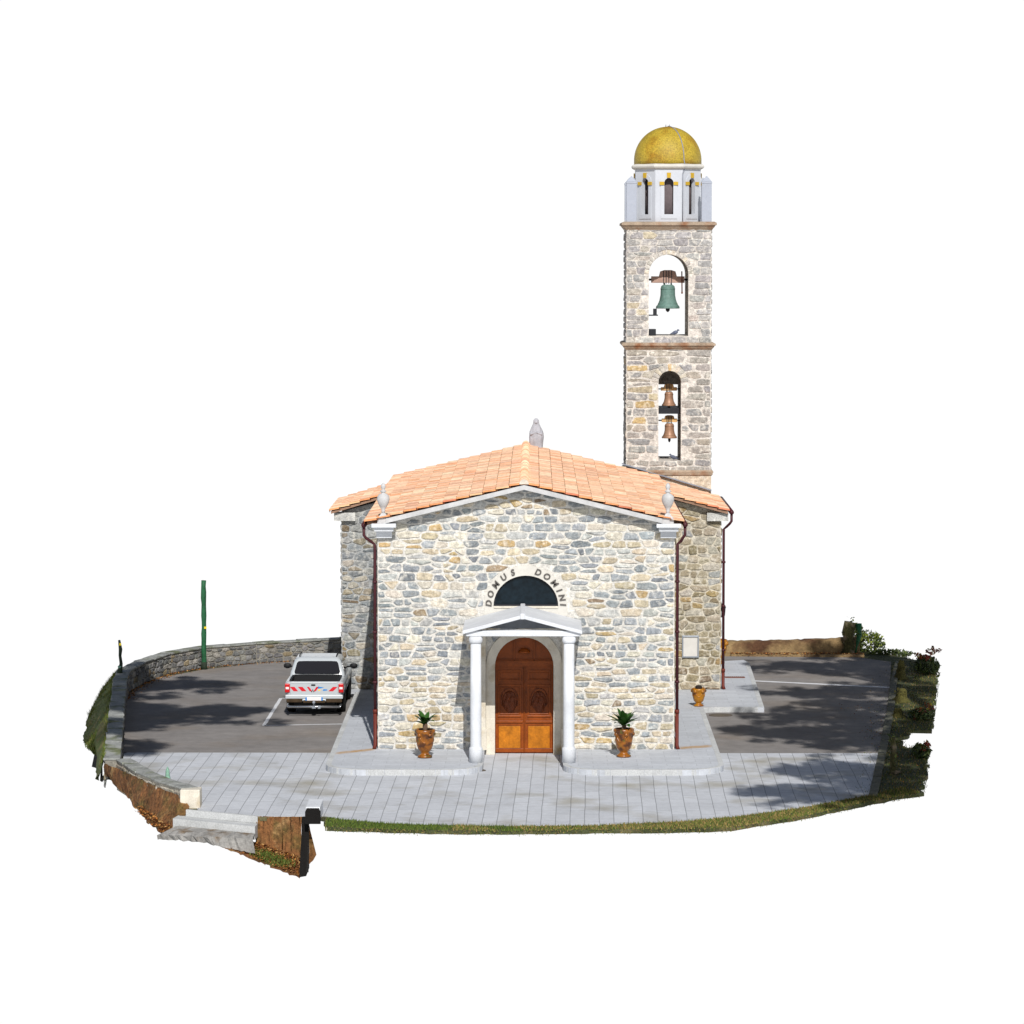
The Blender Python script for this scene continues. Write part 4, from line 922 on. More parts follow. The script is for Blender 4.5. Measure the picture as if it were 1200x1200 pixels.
# ================================================================== BANKS, STEPS, LOWER EARTH
rg_ = random.Random(77)
m = MB()
loft(m, [[(-13.3,14.5,.62),(-13.19,12.3,.62),(-12.40,4.65,.6),(-11.84,-.96,.55),(-11.52,-4.1,.45)],
         [(-13.5,15.5,.45),(-13.45,12.4,.35),(-12.8,5.5,.3),(-12.3,.6,.2),(-11.6,-4.1,.1)],
         [(-13.75,17.2,.2),(-13.75,12.6,0),(-13.25,7.0,-.2),(-12.65,3.6,-.35),(-11.9,-2.6,-.3)],
         [(-13.86,19.0,.0),(-14.05,16.5,-.2),(-13.89,11.4,-.45),(-13.5,7.2,-.62),(-12.87,4.9,-.66),(-12.5,3.4,-.66),(-12.0,-1.6,-.5)]], 46, .05, rg_, smooth=True)
loft(m, [[(-13.86,19.0,.0),(-14.05,16.5,-.2),(-13.89,11.4,-.45),(-13.5,7.2,-.62),(-12.87,4.9,-.66)],[(-13.2,19.0,-.4),(-13.4,16.5,-.6),(-13.2,11.4,-.85),(-12.9,7.2,-1.0),(-12.3,4.9,-1.0)]], 40, .05, rg_)
struct(m.build('grassy_bank', 'bank', fixn=False))
m = MB()
loft(m, [[(-12.9,4.9,-.60),(-12.4,2.6,-.5),(-11.75,-2.8,-.2),(-11.4,-4.4,.1),(-10.8,-5.3,.2)],[(-12.9,4.5,-1.0),(-12.35,2.4,-.8),(-11.75,-3.0,-.35),(-11.3,-4.6,.0),(-10.75,-5.4,.08)]], 16, .03, rg_)
struct(m.build('cut_bank', 'cut'))
m = MB()
loft(m, [[(-11.55,-4.0,.34),(-10.42,-6.35,.30),(-9.7,-8.05,.30),(-8.95,-9.65,.28),(-8.72,-9.85,.05)],
         [(-11.55,-4.05,.22),(-10.5,-6.4,.05),(-9.8,-8.1,-.05),(-9.05,-9.8,-.2),(-8.75,-10.0,-.2)],
         [(-11.5,-4.1,.1),(-10.55,-6.4,-.12),(-9.9,-8.15,-.25),(-9.2,-10.0,-.42),(-8.85,-10.35,-.4)],
         [(-11.4,-4.3,.0),(-10.58,-6.35,-.34),(-10.0,-8.0,-.56),(-9.42,-9.8,-.66),(-8.95,-10.8,-.6)]], 40, .05, rg_, smooth=True)
struct(m.build('earth_bank', 'earth'))
# steps
m = MB()
def slabq(q, z0, z1): m.m = 1; m.add([(a, b, z0) for a, b in q]+[(a, b, z1) for a, b in q], [(3,2,1,0),(4,5,6,7),(0,1,5,4),(1,2,6,5),(2,3,7,6),(3,0,4,7)])
slabq([(-9.05,-10.35),(-6.90,-11.62),(-6.86,-11.04),(-8.95,-9.75)], -.5, -.17)
slabq([(-8.75,-10.08),(-6.87,-11.14),(-6.86,-11.02),(-8.73,-9.96)], -.165, .006)
m.m = 0
loft(m, [[(-8.9,-10.3,-.32),(-8.5,-10.58,-.33),(-6.88,-11.6,-.34)],[(-9.2,-10.7,-.42),(-8.6,-11.2,-.37),(-6.9,-11.75,-.36)],[(-9.42,-10.9,-.50),(-8.3,-11.55,-.43),(-6.9,-11.9,-.42)],[(-9.4,-10.88,-.60),(-8.25,-11.5,-.58),(-6.9,-11.88,-.80)]], 30, .035, rg_)
tag(m.build('stone_steps', ['worn_step', 'kerb'], fixn=True, origin=None), 'shallow worn stone steps going down at the lower left edge of the plaza', 'steps')
m = MB()
loft(m, [[(-6.88,-11.06,.0),(-6.3,-11.12,.0),(-5.78,-11.12,.0)],[(-6.9,-11.14,-.3),(-6.3,-11.2,-.3),(-5.76,-11.2,-.35)],[(-6.92,-11.17,-.62),(-6.3,-11.22,-.8),(-5.76,-11.22,-1.0)],
         [(-7.25,-11.5,-.66),(-6.6,-11.6,-.92),(-5.76,-11.6,-1.12)],[(-7.84,-11.6,-.62),(-6.95,-12.1,-.90),(-6.3,-12.3,-1.12),(-5.74,-12.5,-1.30)]], 36, .035, rg_, smooth=True)
struct(m.build('leafy_bank', 'earth'))
m = MB()
m.add([(-5.76,-11.10,.0),(-5.76,-12.5,-1.28),(-5.76,-11.6,-1.32),(-5.76,-11.0,-1.3),(-5.60,-11.05,-.0),(-5.60,-12.2,-1.30),(-5.6,-11.0,-1.3)], [(0,1,2,3),(0,4,5,1),(4,6,5),(0,3,6,4)])
m.add([(-5.775,-11.16,.0),(-5.60,-11.16,.0),(-5.60,-11.3,-1.36),(-5.775,-11.5,-1.38)], [(0,1,2,3)])
struct(m.build('cut_soil', 'cut'))
m = MB(); loft(m, [[(-5.6,-11.1,-.1),(-5.58,-11.1,-.3)],[(-5.6,-11.1,-.9),(-5.42,-11.1,-.95)],[(-5.6,-11.1,-1.2),(-5.5,-11.1,-1.1)]], 4, .01, rg_); struct(m.build('torn_soil', 'earth'))
gb = thing('granite_block', (-5.5,-11,0), 'single pale granite kerb block standing at the plaza edge beside the lower earth bank', 'stone block')
m = MB(); m.frustum(-5.47,-10.98,.0,.32,.185,.66,.18,.64); m.build('block', 'granite', gb, bevel=.02)
m = MB(); m.plate([(-5.66,-.10),(-5.28,-.10),(-5.28,.20),(-5.32,.29),(-5.62,.29),(-5.66,.20)], [], (Vector((0,-11.66,0)), X, Z, -Y), .12); m.build('cut_face', 'cut', gb)

# ================================================================== POSTS
t = thing('lamp_post', (-11.12,20.6,0), 'tall dark green metal post beside the far boundary wall', 'post')
m = MB(); rg_ = random.Random(12)
m.tube([(-11.12+rg_.uniform(-.008,.008),20.6,z*.2) for z in range(0, 16)], [.085+.0*z+rg_.uniform(-.008,.008) for z in range(16)], 12); m.build('shaft', 'post_green', t)
m = MB(); m.tube([(-11.12,20.6,-.02),(-11.12,20.6,.25)], [.12,.095], 12); m.build('base', 'post_rust', t)
m = MB(); m.box(-11.10,-11.02,20.50,20.515,1.38,1.45); m.build('sticker', 'sticker', t)
t = thing('iron_post', (-13.12,13.5,.6), 'short crooked dark post rising from the boundary wall at far left', 'post')
m = MB(); m.tube([(-13.12,13.5,.2),(-13.12,13.5,.8),(-13.09,13.5,1.0),(-13.12,13.5,1.25),(-13.10,13.5,1.45),(-13.14,13.5,1.75)], [.09,.085,.05,.045,.06,.035], 9, wob=.12); m.build('shaft', 'post_rust', t)
m = MB(); m.tube([(-13.12,13.5,.86),(-13.12,13.5,.93)], .075, 9); m.build('collar', 'bollard', t)
m = MB(); m.box(-13.13,-13.07,13.43,13.445,1.58,1.66); m.build('sticker', 'sticker', t)
m = MB(); m.lathe([(.10,0),(.10,.08),(.085,.12),(.075,.2),(.08,.22),(.06,.28),(.05,.38),(.055,.40),(.035,.46),(.01,.52)], (-9.62,-6.05,.0), 12)
tag(m.build('bollard', 'bollard', origin=(-9.62,-6.05,0)), 'small pale green tapering bollard on the paving by the low wall', 'bollard')

# ================================================================== PICK-UP TRUCK
tk = thing('pickup_truck', (-6.66, 8.3, 0), 'white double-cab pickup truck with red chevrons, parked beside the church', 'pickup truck')
def rrect(hw, y0, y1, r, n=5):
    p = []
    for cx, cy_, a0 in ((hw-r, y0+r, -90), (hw-r, y1-r, 0), (-hw+r, y1-r, 90), (-hw+r, y0+r, 180)):
        for i in range(n+1): a = R(a0+90*i/n); p.append((cx+r*cos(a), cy_+r*sin(a)))
    return p
def zloft(mb, secs, cap0=True, cap1=True, smooth=True, **k):
    """secs: (outline, z or function of (x,y))"""
    n = len(secs[0][0]); vs = []
    for o, z in secs:
        for a, b in o: vs.append((a, b, z(a, b) if callable(z) else z))
    fs = [(j*n+i, j*n+(i+1) % n, (j+1)*n+(i+1) % n, (j+1)*n+i) for j in range(len(secs)-1) for i in range(n)]
    mb.add(vs, fs, smooth=smooth, **k)
    if cap0: mb.add([vs[i] for i in range(n)], [tuple(reversed(range(n)))], smooth=False, **k)
    if cap1: mb.add([vs[(len(secs)-1)*n+i] for i in range(n)], [tuple(range(n))], smooth=False, **k)
def T(mb):                                   # local truck coordinates -> world
    mb.v = [(-6.66+a, 8.3+b, c_) for a, b, c_ in mb.v]; return mb
def cutters(o, cs):
    bpy.context.view_layer.update()
    for (y, z, r_) in cs:
        cm = MB(); cm.lathe([(r_,-1.2),(r_,1.2)], (0,0,0), 32, smooth=False); cm.v = [(c_, y+a, z+b) for a, b, c_ in cm.v]
        c_ = cm.build('cutter', 'car_dark', fixn=True); c_.location = (-6.66, 8.3, 0)
        bpy.context.view_layer.update()
        md = o.modifiers.new('b', 'BOOLEAN'); md.operation = 'DIFFERENCE'; md.object = c_; md.solver = 'EXACT'
        bpy.context.view_layer.update()
        me = bpy.data.meshes.new_from_object(o.evaluated_get(bpy.context.evaluated_depsgraph_get()))
        o.modifiers.clear(); o.data = me; bpy.data.objects.remove(c_)
b = MB()
zt = lambda a, y: 1.10 if y < 3.7 else 1.10-.10*((y-3.7)/1.5)
zloft(b, [(rrect(.80,.10,5.1,.16), .44), (rrect(.87,.04,5.18,.18), .60), (rrect(.895,.02,5.2,.2), .80), (rrect(.89,.03,5.18,.2), .98), (rrect(.865,.05,5.1,.18), zt), (rrect(.80,.10,5.0,.14), lambda a, y: zt(a, y)+.03)])
body = T(b).build('body', 'car_white', tk, fixn=True)
cutters(body, [(1.15,.42,.46), (4.2,.42,.46)])
# hollow out the load bed
cm = MB(); cm.box(-.74,.74,.12,1.56,.62,1.5); cm.v = [tuple(v_) for v_ in cm.v]; co = cm.build('cutter', 'car_dark', fixn=True); co.location = (-6.66,8.3,0)
bpy.context.view_layer.update(); md = body.modifiers.new('b', 'BOOLEAN'); md.operation = 'DIFFERENCE'; md.object = co; md.solver = 'EXACT'; bpy.context.view_layer.update()
me = bpy.data.meshes.new_from_object(body.evaluated_get(bpy.context.evaluated_depsgraph_get())); body.modifiers.clear(); body.data = me; bpy.data.objects.remove(co)
cbn = MB()
zloft(cbn, [(rrect(.84,1.60,3.95,.10), 1.11), (rrect(.82,1.64,3.75,.10), 1.25), (rrect(.72,1.80,3.30,.12), 1.62), (rrect(.66,1.90,3.15,.14), 1.73), (rrect(.56,2.05,3.0,.14), 1.77)])
T(cbn).build('cab', 'car_white', tk, fixn=True)
bl = MB()                                      # bed liner
bl.box(-.735,.735,.125,1.555,.60,.66); bl.box(-.735,-.70,.13,1.55,.662,1.13); bl.box(.70,.735,.13,1.55,.662,1.13); bl.box(-.698,.698,1.50,1.55,.662,1.14); bl.box(-.698,.698,.13,.17,.662,1.10)
bl.box(-.76,-.70,.2,1.58,1.132,1.165); bl.box(.70,.76,.2,1.58,1.132,1.165); bl.box(-.698,.698,1.52,1.58,1.145,1.175)
for k in range(7): bl.box(-.6+k*.18,-.54+k*.18,.2,1.48,.662,.685)
T(bl).build('bed_liner', 'car_dark', tk)
def quadplate(mb, P, t=.012, r=.0, inset_=.0):
    """four corners -> slightly proud rounded plate"""
    P = [Vector(p) for p in P]; c_ = sum(P, Vector())/4; nn = (P[1]-P[0]).cross(P[3]-P[0]).normalized()
    pts = []
    for i in range(4):
        a, b_, c2 = P[i-1], P[i], P[(i+1) % 4]; k = .16
        pts += [b_.lerp(a, k), b_.lerp(a, k*.3).lerp(b_.lerp(c2, k*.3), .5), b_.lerp(c2, k)]
    n = len(pts); mb.add([tuple(p+nn*t) for p in pts]+[tuple(p-nn*.02) for p in pts], [tuple(range(n))]+[(n+i, n+(i+1) % n, (i+1) % n, i) for i in range(n)], smooth=False)
w_ = MB(); quadplate(w_, [(-.715,1.595,1.20),(.715,1.595,1.20),(.615,1.785,1.64),(-.615,1.785,1.64)]); T(w_).build('rear_window', 'car_glass', tk)
w_ = MB(); quadplate(w_, [(.74,3.72,1.25),(-.74,3.72,1.25),(-.62,3.24,1.66),(.62,3.24,1.66)], .02); T(w_).build('windscreen', 'car_glass', tk)
for s_ in (-1, 1):
    for (ya, yb, yc, yd) in ((1.90,2.62,2.62,2.02), (2.70,3.55,3.22,2.70)):
        w_ = MB(); q = [(s_*.823,ya,1.25),(s_*.823,yb,1.25),(s_*.727,yc,1.62),(s_*.727,yd,1.62)]
        quadplate(w_, q if s_ > 0 else [q[1], q[0], q[3], q[2]], .008); T(w_).build('side_window', 'car_glass', tk)
    rr = MB(); rr.tube([(s_*.56,2.05,1.76),(s_*.57,2.15,1.82),(s_*.57,2.9,1.82),(s_*.56,3.0,1.76)], .018, 8); T(rr).build('roof_rail', 'car_dark', tk)
    mi = MB(); mi.tube([(s_*.80,3.35,1.22),(s_*.95,3.33,1.24)], .03, 8); mi.lathe([(.03,-.10),(.085,-.06),(.095,.04),(.05,.09)], (s_*1.03,3.33,1.26), 12, sx=1.3, sy=.7); T(mi).build('side_mirror', 'car_dark', tk)
    tl = MB(); x0, x1 = sorted((s_*.735, s_*.885)); tl.box(x0, x1, .0, .11, .74, 1.06); tlo = T(tl).build('tail_lamp', 'lamp_red', tk, bevel=.02)
    tl = MB(); x0, x1 = sorted((s_*.76, s_*.86)); tl.box(x0, x1, -.006, .02, .86, .94); T(tl).build('lens', 'lamp_clear', tlo, bevel=.006)
    for y in (1.15, 4.2):
        wh = MB(); wh.lathe([(.24,-.12),(.34,-.125),(.375,-.09),(.38,0),(.375,.09),(.34,.125),(.24,.12)], (0,0,0), 32); wh.v = [(s_*.76+c_, y+a, .375+b_) for a, b_, c_ in wh.v]
        who = T(wh).build('wheel', 'tyre', tk, fixn=True)
        ri = MB(); ri.lathe([(.01,.05),(.06,.06),(.08,.03),(.2,.03),(.235,.09),(.24,.11)], (0,0,0), 24, caps=False)
        ri.v = [(s_*.76+s_*c_, y+a, .375+b_) for a, b_, c_ in ri.v]; T(ri).build('rim', 'rim', who)
    hl = MB(); x0, x1 = sorted((s_*.5, s_*.82)); hl.box(x0, x1, 5.08, 5.195, .82, 1.0); T(hl).build('headlight', 'lamp_clear', tk, bevel=.02)
tg = MB(); tg.box(-.725,.725,-.015,.06,.60,1.12); tg.box(-.70,.70,-.03,.055,1.085,1.13); tgo = T(tg).build('tailgate', 'car_white', tk, bevel=.018)
hd = MB(); hd.box(-.09,.04,-.035,-.01,.99,1.045); T(hd).build('handle', 'car_dark', tgo, bevel=.012)
fr = (Vector((-6.66,8.3-.0165,0)), X, Z, -Y)
for x, d, w in ((-.62,-.11,.14),(-.37,-.12,.14),(-.13,-.09,.07),(-.02,.09,.07),(.43,.14,.14)):
    cv = MB(); cv.plate([(x,.79),(x+w,.79),(x+w+d,.95),(x+d,.95)], [], fr, .004); cv.build('chevron', 'red', tgo)
em = MB(); 
for (dx, dz) in ((0,.05),(-.045,-.025),(.045,-.025)):
    em.plate([(-.04+dx*.7-.02,.80+dz*.7),(-.04+dx*.7,.80+dz*.7-.03),(-.04+dx*.7+.02,.80+dz*.7),(-.04+dx*.7,.80+dz*.7+.03)], [], (Vector((-6.66,8.3-.021,0)), X, Z, -Y), .005)
em.build('emblem', 'iron', tgo)
de = MB(); de.plate([(.11,.88),(.22,.90),(.30,.93),(.12,.965)], [], fr, .004); de.plate([(.26,.80),(.40,.82),(.39,.86),(.28,.87)], [], fr, .004); de.build('blue_decal', 'blue', tgo)
de = MB(); de.plate([(.12,.81),(.19,.81),(.19,.86),(.12,.86)], [], fr, .004); de.build('yellow_decal', 'yellow', tgo)
bp_ = MB(); bp_.box(-.84,-.36,-.05,.10,.42,.53); bp_.box(.36,.84,-.05,.10,.42,.53); bp_.box(-.34,.34,-.03,.10,.40,.50); bpo = T(bp_).build('bumper', 'mud', tk, bevel=.03)
np_ = MB(); np_.box(-.26,.26,-.045,-.02,.48,.585); npo = T(np_).build('number_plate', 'lamp_clear', tk, bevel=.005)
for s_ in (-1, 1):
    np_ = MB(); x0, x1 = sorted((s_*.215, s_*.262)); np_.box(x0, x1, -.049, -.04, .482, .583); T(np_).build('blue_band', 'blue', npo)
wb = MB(); wb.box(-.87,.87,-.025,.05,.53,.66); wb.box(-.36,.36,-.02,.05,.46,.529); T(wb).build('bumper_top', 'car_white', tk, bevel=.02)
ct = MB(); ct.tube([(-.78,-.10,.30),(.78,-.10,.30)], .035, 10); ct.tube([(-.78,-.10,.30),(-.80,.2,.34)], .035, 8); ct.tube([(.78,-.10,.30),(.80,.2,.34)], .035, 8); T(ct).build('rear_tube', 'chrome', tk)
hk = MB(); hk.box(-.06,.06,-.2,.1,.26,.33); hk.lathe([(.02,0),(.02,.08),(.045,.1),(.045,.14),(.01,.17)], (0,-.18,.32), 10); hk.box(.12,.2,-.16,-.1,.25,.34); T(hk).build('tow_hitch', 'steel', tk)
ub = MB(); ub.box(-.62,.62,.2,5.0,.26,.46); ub.box(-.7,.7,1.05,1.25,.30,.42); ub.box(-.7,.7,4.1,4.3,.30,.42); T(ub).build('chassis', 'car_dark', tk)

def squash(o):
    for c_ in o.children:
        if c_.type == 'MESH':
            for v_ in c_.data.vertices:
                if v_.co.z > .6: v_.co.z = .6+(v_.co.z-.6)*.84
        squash(c_)
squash(tk)

# ================================================================== PLANTS ON THE RIGHT VERGE
rg_ = random.Random(15)
def leafball(mb, c_, rx, ry, rz, n, size, cols, rg_):
    for _ in range(n):
        while True:
            p = Vector((rg_.uniform(-1,1), rg_.uniform(-1,1), rg_.uniform(-1,1)))
            if .35 < p.length < 1: break
        q = Vector((c_[0]+p.x*rx, c_[1]+p.y*ry, c_[2]+p.z*rz))
        a = Vector((rg_.gauss(0,1), rg_.gauss(0,1), rg_.gauss(0,1))).normalized(); b_ = a.orthogonal().normalized(); s_ = size*rg_.uniform(.6, 1.4)
        b_ = (Matrix.Rotation(rg_.uniform(0, 6.28), 3, a) @ b_); c2 = a.cross(b_)
        k = rg_.uniform(.6, 1.3); cc = rg_.choice(cols)
        mb.add([tuple(q-b_*s_), tuple(q+c2*s_*.5), tuple(q+b_*s_), tuple(q-c2*s_*.5)], [(0,1,2,3)], col=tuple(v_*k for v_ in cc))
GRN = [rgb(58,72,30), rgb(74,86,36), rgb(46,60,28), rgb(96,104,42)]
def trunk(name, pts, rs, m_, label, cat, leaves=0, lsize=.06, lr=.16, flare=True):
    t = thing(name, pts[0], label, cat)
    m = MB(); m.tube(pts, rs, 14, wob=.12); m.build('trunk', m_, t)
    if leaves:
        lf = MB()
        for i in range(1, len(pts)):
            leafball(lf, pts[i], lr, lr, .22, leaves//(len(pts)-1), lsize, GRN, rg_)
        lf.build('ivy', 'leaf', t)
    return t
trunk('cut_tree', [(10.93,25.0,0),(10.95,25.0,.2),(10.92,25.0,.5),(10.90,25.02,.8),(10.98,25.0,1.14)], [.34,.22,.19,.22,.24], 'ivy', 'thick dark ivy-covered tree trunk cut off short at the back right', 'tree trunk', 90, .07, .22)
m = MB(); m.tube([(11.25,24.85,1.12),(11.27,24.86,.7),(11.18,24.8,.3),(11.14,24.8,.05)], [.10,.09,.035,.02], 9, wob=.15)
m2 = MB(); leafball(m2, (11.28,24.86,.9), .12, .12, .25, 60, .05, GRN+[rgb(150,160,40)], rg_)
sh = thing('climbing_shrub', (11.2,24.85,0), 'small green shrub with a bare stem clinging beside the cut trunk', 'shrub'); m.build('stem', 'post_green', sh); m2.build('leaves', 'leaf', sh)
m = MB(); leafball(m, (11.75,26.4,.25), .6, .5, .5, 700, .07, GRN+[rgb(110,122,40)], rg_); leafball(m, (11.3,26.4,.5), .3, .4, .35, 300, .07, GRN, rg_)
tag(m.build('ivy_shrub', 'leaf', origin=(11.7,26.4,0)), 'sloping green shrub to the right of the cut trunk at the back', 'shrub')
m = MB(); leafball(m, (12.4,25.4,.02), .8, .35, .14, 420, .07, GRN[:3], rg_); tag(m.build('low_hedge', 'leaf', origin=(12.4,25.4,0)), 'low dark hedge fragment at the far right corner of the car park', 'hedge')
def stump(x, y, h, r_, label, lean=0):
    m = MB(); n = 16; vs = []; prof = [(1.5,0),(1.15,.12),(.85,.3),(.7,.55),(.6,.8),(.45,.95),(.15,1.0)]
    for q, z in prof:
        for i in range(n):
            a = 2*pi*i/n; k = 1+.18*sin(3*a+z*2)+rg_.uniform(-.08,.08); vs.append((x+lean*z+r_*q*k*cos(a), y+r_*q*k*sin(a), z*h))
    m.add(vs, [(j*n+i, j*n+(i+1) % n, (j+1)*n+(i+1) % n, (j+1)*n+i) for j in range(len(prof)-1) for i in range(n)]+[tuple(range((len(prof)-1)*n, len(prof)*n))], smooth=True)
    leafball(m, (x, y, h*.6), r_*.9, r_*.9, h*.45, 80, .045, [(.1,.1,.03)], rg_)
    tag(m.build('tree_stump', 'moss', origin=(x,y,0)), label, 'tree stump', 'mossy stumps on the right verge')
stump(12.02, 18.0, .62, .17, 'pointed mossy tree stump nearest the red-topped shrub on the right verge')
stump(11.40, 12.0, .42, .22, 'squat broad mossy tree stump with two root legs, middle of the right verge', .05)
stump(10.95, 8.3, .26, .17, 'smallest low green mossy stump on the right verge')
trunk('young_tree', [(9.66,-3.6,0),(9.62,-3.6,.12),(9.60,-3.62,.4),(9.63,-3.6,.7),(9.60,-3.6,.98)], [.20,.09,.07,.09,.06], 'ivy', 'slim pale-barked young tree trunk with green shoots at the lower right', 'tree trunk', 60, .06, .12)
RED = [rgb(92,30,28), rgb(108,40,32), rgb(98,54,36)]
def shrub(x, y, rx, ry, h, n, nred, label, redz, seed):
    rg2 = random.Random(seed); t = thing('red_shrub', (x, y, 0), label, 'shrub', 'red-tipped shrubs along the right edge')
    m = MB(); leafball(m, (x, y, h*.4), rx, ry, h*.55, n, .07, GRN[:3], rg2); leafball(m, (x, y, -.15), rx*1.05, ry, .3, n//3, .08, GRN[:3], rg2); m.build('foliage', 'leaf', t)
    m = MB(); 
    for (dx, dz) in redz: leafball(m, (x+dx, y-.05, h+dz), rx*.34, ry*.9, .06, nred//len(redz)//2, .06, RED+[rgb(150,90,50), rgb(130,120,40)], rg2)
    m.build('red_leaves', 'redleaf', t)
shrub(13.1, 20.0, .42, 1.1, .55, 650, 300, 'tallest red-tipped shrub standing at the far right corner', [(-.3,.0),(0,-.05),(.1,.12),(.3,.2)], 1)
shrub(11.62, 8.2, .40, .9, .22, 500, 160, 'dark low shrub with a few red leaves above the notch in the right edge', [(-.25,-.15),(0,.0),(.25,.12)], 2)
shrub(10.75, -.2, .24, .7, .34, 380, 140, 'small shrub with red and yellow leaves below the notch in the right edge', [(.0,-.1),(.15,.0)], 3)

# ================================================================== GRASS AND FALLEN LEAVES
def inpoly(x, y, P):
    c_ = False; j = len(P)-1
    for i in range(len(P)):
        if (P[i][1] > y) != (P[j][1] > y) and x < (P[j][0]-P[i][0])*(y-P[i][1])/(P[j][1]-P[i][1])+P[i][0]: c_ = not c_
        j = i
    return c_
GC = [rgb(92,112,46), rgb(78,100,40), rgb(116,122,60), rgb(140,132,78), rgb(104,116,50)]
DRY = [rgb(164,140,90), rgb(150,126,76), rgb(126,122,66), rgb(110,118,54)]
def tuft(mb, x, y, z, h, col):
    a = rg_.uniform(0, 6.28); w_ = .012; l = rg_.uniform(-.6, .6)*h; l2 = rg_.uniform(-.6, .6)*h
    mb.add([(x-w_*cos(a), y-w_*sin(a), z), (x+w_*cos(a), y+w_*sin(a), z), (x+l, y+l2, z+h)], [(0,1,2)], col=col)
FRONT = [(-5.15,-11.4),(-5.1,-12.6),(-3.85,-12.95),(-2.6,-13.15),(-.55,-13.25),(1.5,-13.05),(3.58,-12.95),(4.82,-12.65),(6.62,-10.95),(8.5,-8.55),(10.03,-6.95),(9.6,-6.0),(8.62,-7.45),(6.74,-9.50),(4.93,-11.03),(3.64,-11.72),(1.53,-12.37),(-.56,-12.5),(-2.64,-12.3),(-3.7,-12.05),(-4.77,-11.5),(-5.2,-11.1)]
g = MB(); n = 0
while n < 15000:
    x, y = rg_.uniform(-5.3, 10.1), rg_.uniform(-13.3, -5.9)
    if inpoly(x, y, FRONT):
        n += 1; k = rg_.uniform(.7, 1.2); dry = (sin(x*1.7+y)+sin(x*.8+2)) > .1 and x > -2 or x > 1.6
        tuft(g, x, y, -.015, rg_.uniform(.02, .075), tuple(v_*k for v_ in rg_.choice(DRY+GC[:2] if dry else [GC[0],GC[1],GC[1],GC[4]])))
for _ in range(2600):                                    # ragged fringe hanging over the cut front edge
    i = rg_.randrange(0, 10); a, b_ = FRONT[i], FRONT[i+1]; t_ = rg_.random(); k = rg_.uniform(.6, 1.1)
    x, y = a[0]+(b_[0]-a[0])*t_, a[1]+(b_[1]-a[1])*t_
    mbz = rg_.uniform(-.12, .0); tuft(g, x, y-.02+rg_.uniform(-.06,.04), mbz, rg_.uniform(-.04, .06), tuple(v_*k for v_ in rg_.choice(DRY+GC)))
stuff(g.build('verge_grass', 'grass'), 'short green and straw-coloured grass along the front edge of the paving', 'grass')
g = MB()
A = [(-13.3,14.5,.62),(-13.19,12.3,.62),(-12.40,4.65,.6),(-11.84,-.96,.55),(-11.52,-4.1,.45)]; B = [(-14.05,16.5,-.2),(-13.89,11.4,-.45),(-13.3,6.0,-.64),(-12.5,3.4,-.66),(-12.0,-1.6,-.5)]
for _ in range(9000):
    s_ = rg_.random()*4; i = min(3, int(s_)); f = s_-i; p = Vector(A[i]).lerp(Vector(A[i+1]), f); q = Vector(B[i]).lerp(Vector(B[i+1]), f); r_ = p.lerp(q, rg_.random()); k = rg_.uniform(.6, 1.2)
    tuft(g, r_.x, r_.y, r_.z+.0, rg_.uniform(.05, .16), tuple(v_*k*.8 for v_ in rg_.choice(GC)))
for _ in range(900):
    r_ = Vector((-7.0,-11.6,-.75)).lerp(Vector((-6.2,-12.1,-1.0)), rg_.random())+Vector((rg_.uniform(-.25,.35), rg_.uniform(-.2,.2), rg_.uniform(-.1,.02))); k = rg_.uniform(.6, 1.2)
    tuft(g, r_.x, r_.y, r_.z, rg_.uniform(.03, .10), tuple(v_*k*.8 for v_ in rg_.choice(GC[:3])))
stuff(g.build('bank_grass', 'grass'), 'green grass growing on the bank outside the left wall', 'grass')
g = MB()
for _ in range(6500):                                    # moss, leaf scraps and weeds over the right verge
    t_ = rg_.random(); y = -7+t_*30; xk = 8.75+ (y+7.6)*.13; x = xk+rg_.gauss(.65, .55)
    if inpoly(x, y, GROUND):
        k = rg_.uniform(.5, 1.1); tuft(g, x, y, -.012, rg_.uniform(.02, .08), tuple(v_*k*.8 for v_ in rg_.choice(GC+DRY[:2])))
for i in range(10, 25):                                  # ragged right edge
    a, b_ = GROUND[i], GROUND[i+1]
    for _ in range(int(hypot(b_[0]-a[0], b_[1]-a[1])*40)):
        t_ = rg_.random(); k = rg_.uniform(.4, 1.0); tuft(g, a[0]+(b_[0]-a[0])*t_+rg_.uniform(-.1,.08), a[1]+(b_[1]-a[1])*t_, rg_.uniform(-.1,0), rg_.uniform(-.03,.14), tuple(v_*k*.7 for v_ in rg_.choice(GC)))
stuff(g.build('verge_weeds', 'grass'), 'dark weeds and moss scattered over the right verge', 'weeds')
g = MB(); LC = [rgb(150,96,48), rgb(176,124,66), rgb(122,72,40), rgb(190,150,96), rgb(98,58,36)]
def leaf(p, s_):
    a = Vector((rg_.gauss(0,.5), rg_.gauss(0,.5), 1)).normalized(); b_ = (Matrix.Rotation(rg_.uniform(0,6.28), 3, a) @ a.orthogonal()).normalized(); c2 = a.cross(b_); k = rg_.uniform(.6, 1.1)
    g.add([tuple(p-b_*s_), tuple(p+c2*s_*.55), tuple(p+b_*s_), tuple(p-c2*s_*.55)], [(0,1,2,3)], col=tuple(v_*k for v_ in rg_.choice(LC)))
for _ in range(1500):
    a = Vector((-10.2,-7.2,-.28)).lerp(Vector((-9.05,-10.2,-.46)), rg_.random()**.7); leaf(a+Vector((rg_.uniform(-.2,.15), rg_.uniform(-.25,.2), rg_.uniform(-.14,.05))), .045)
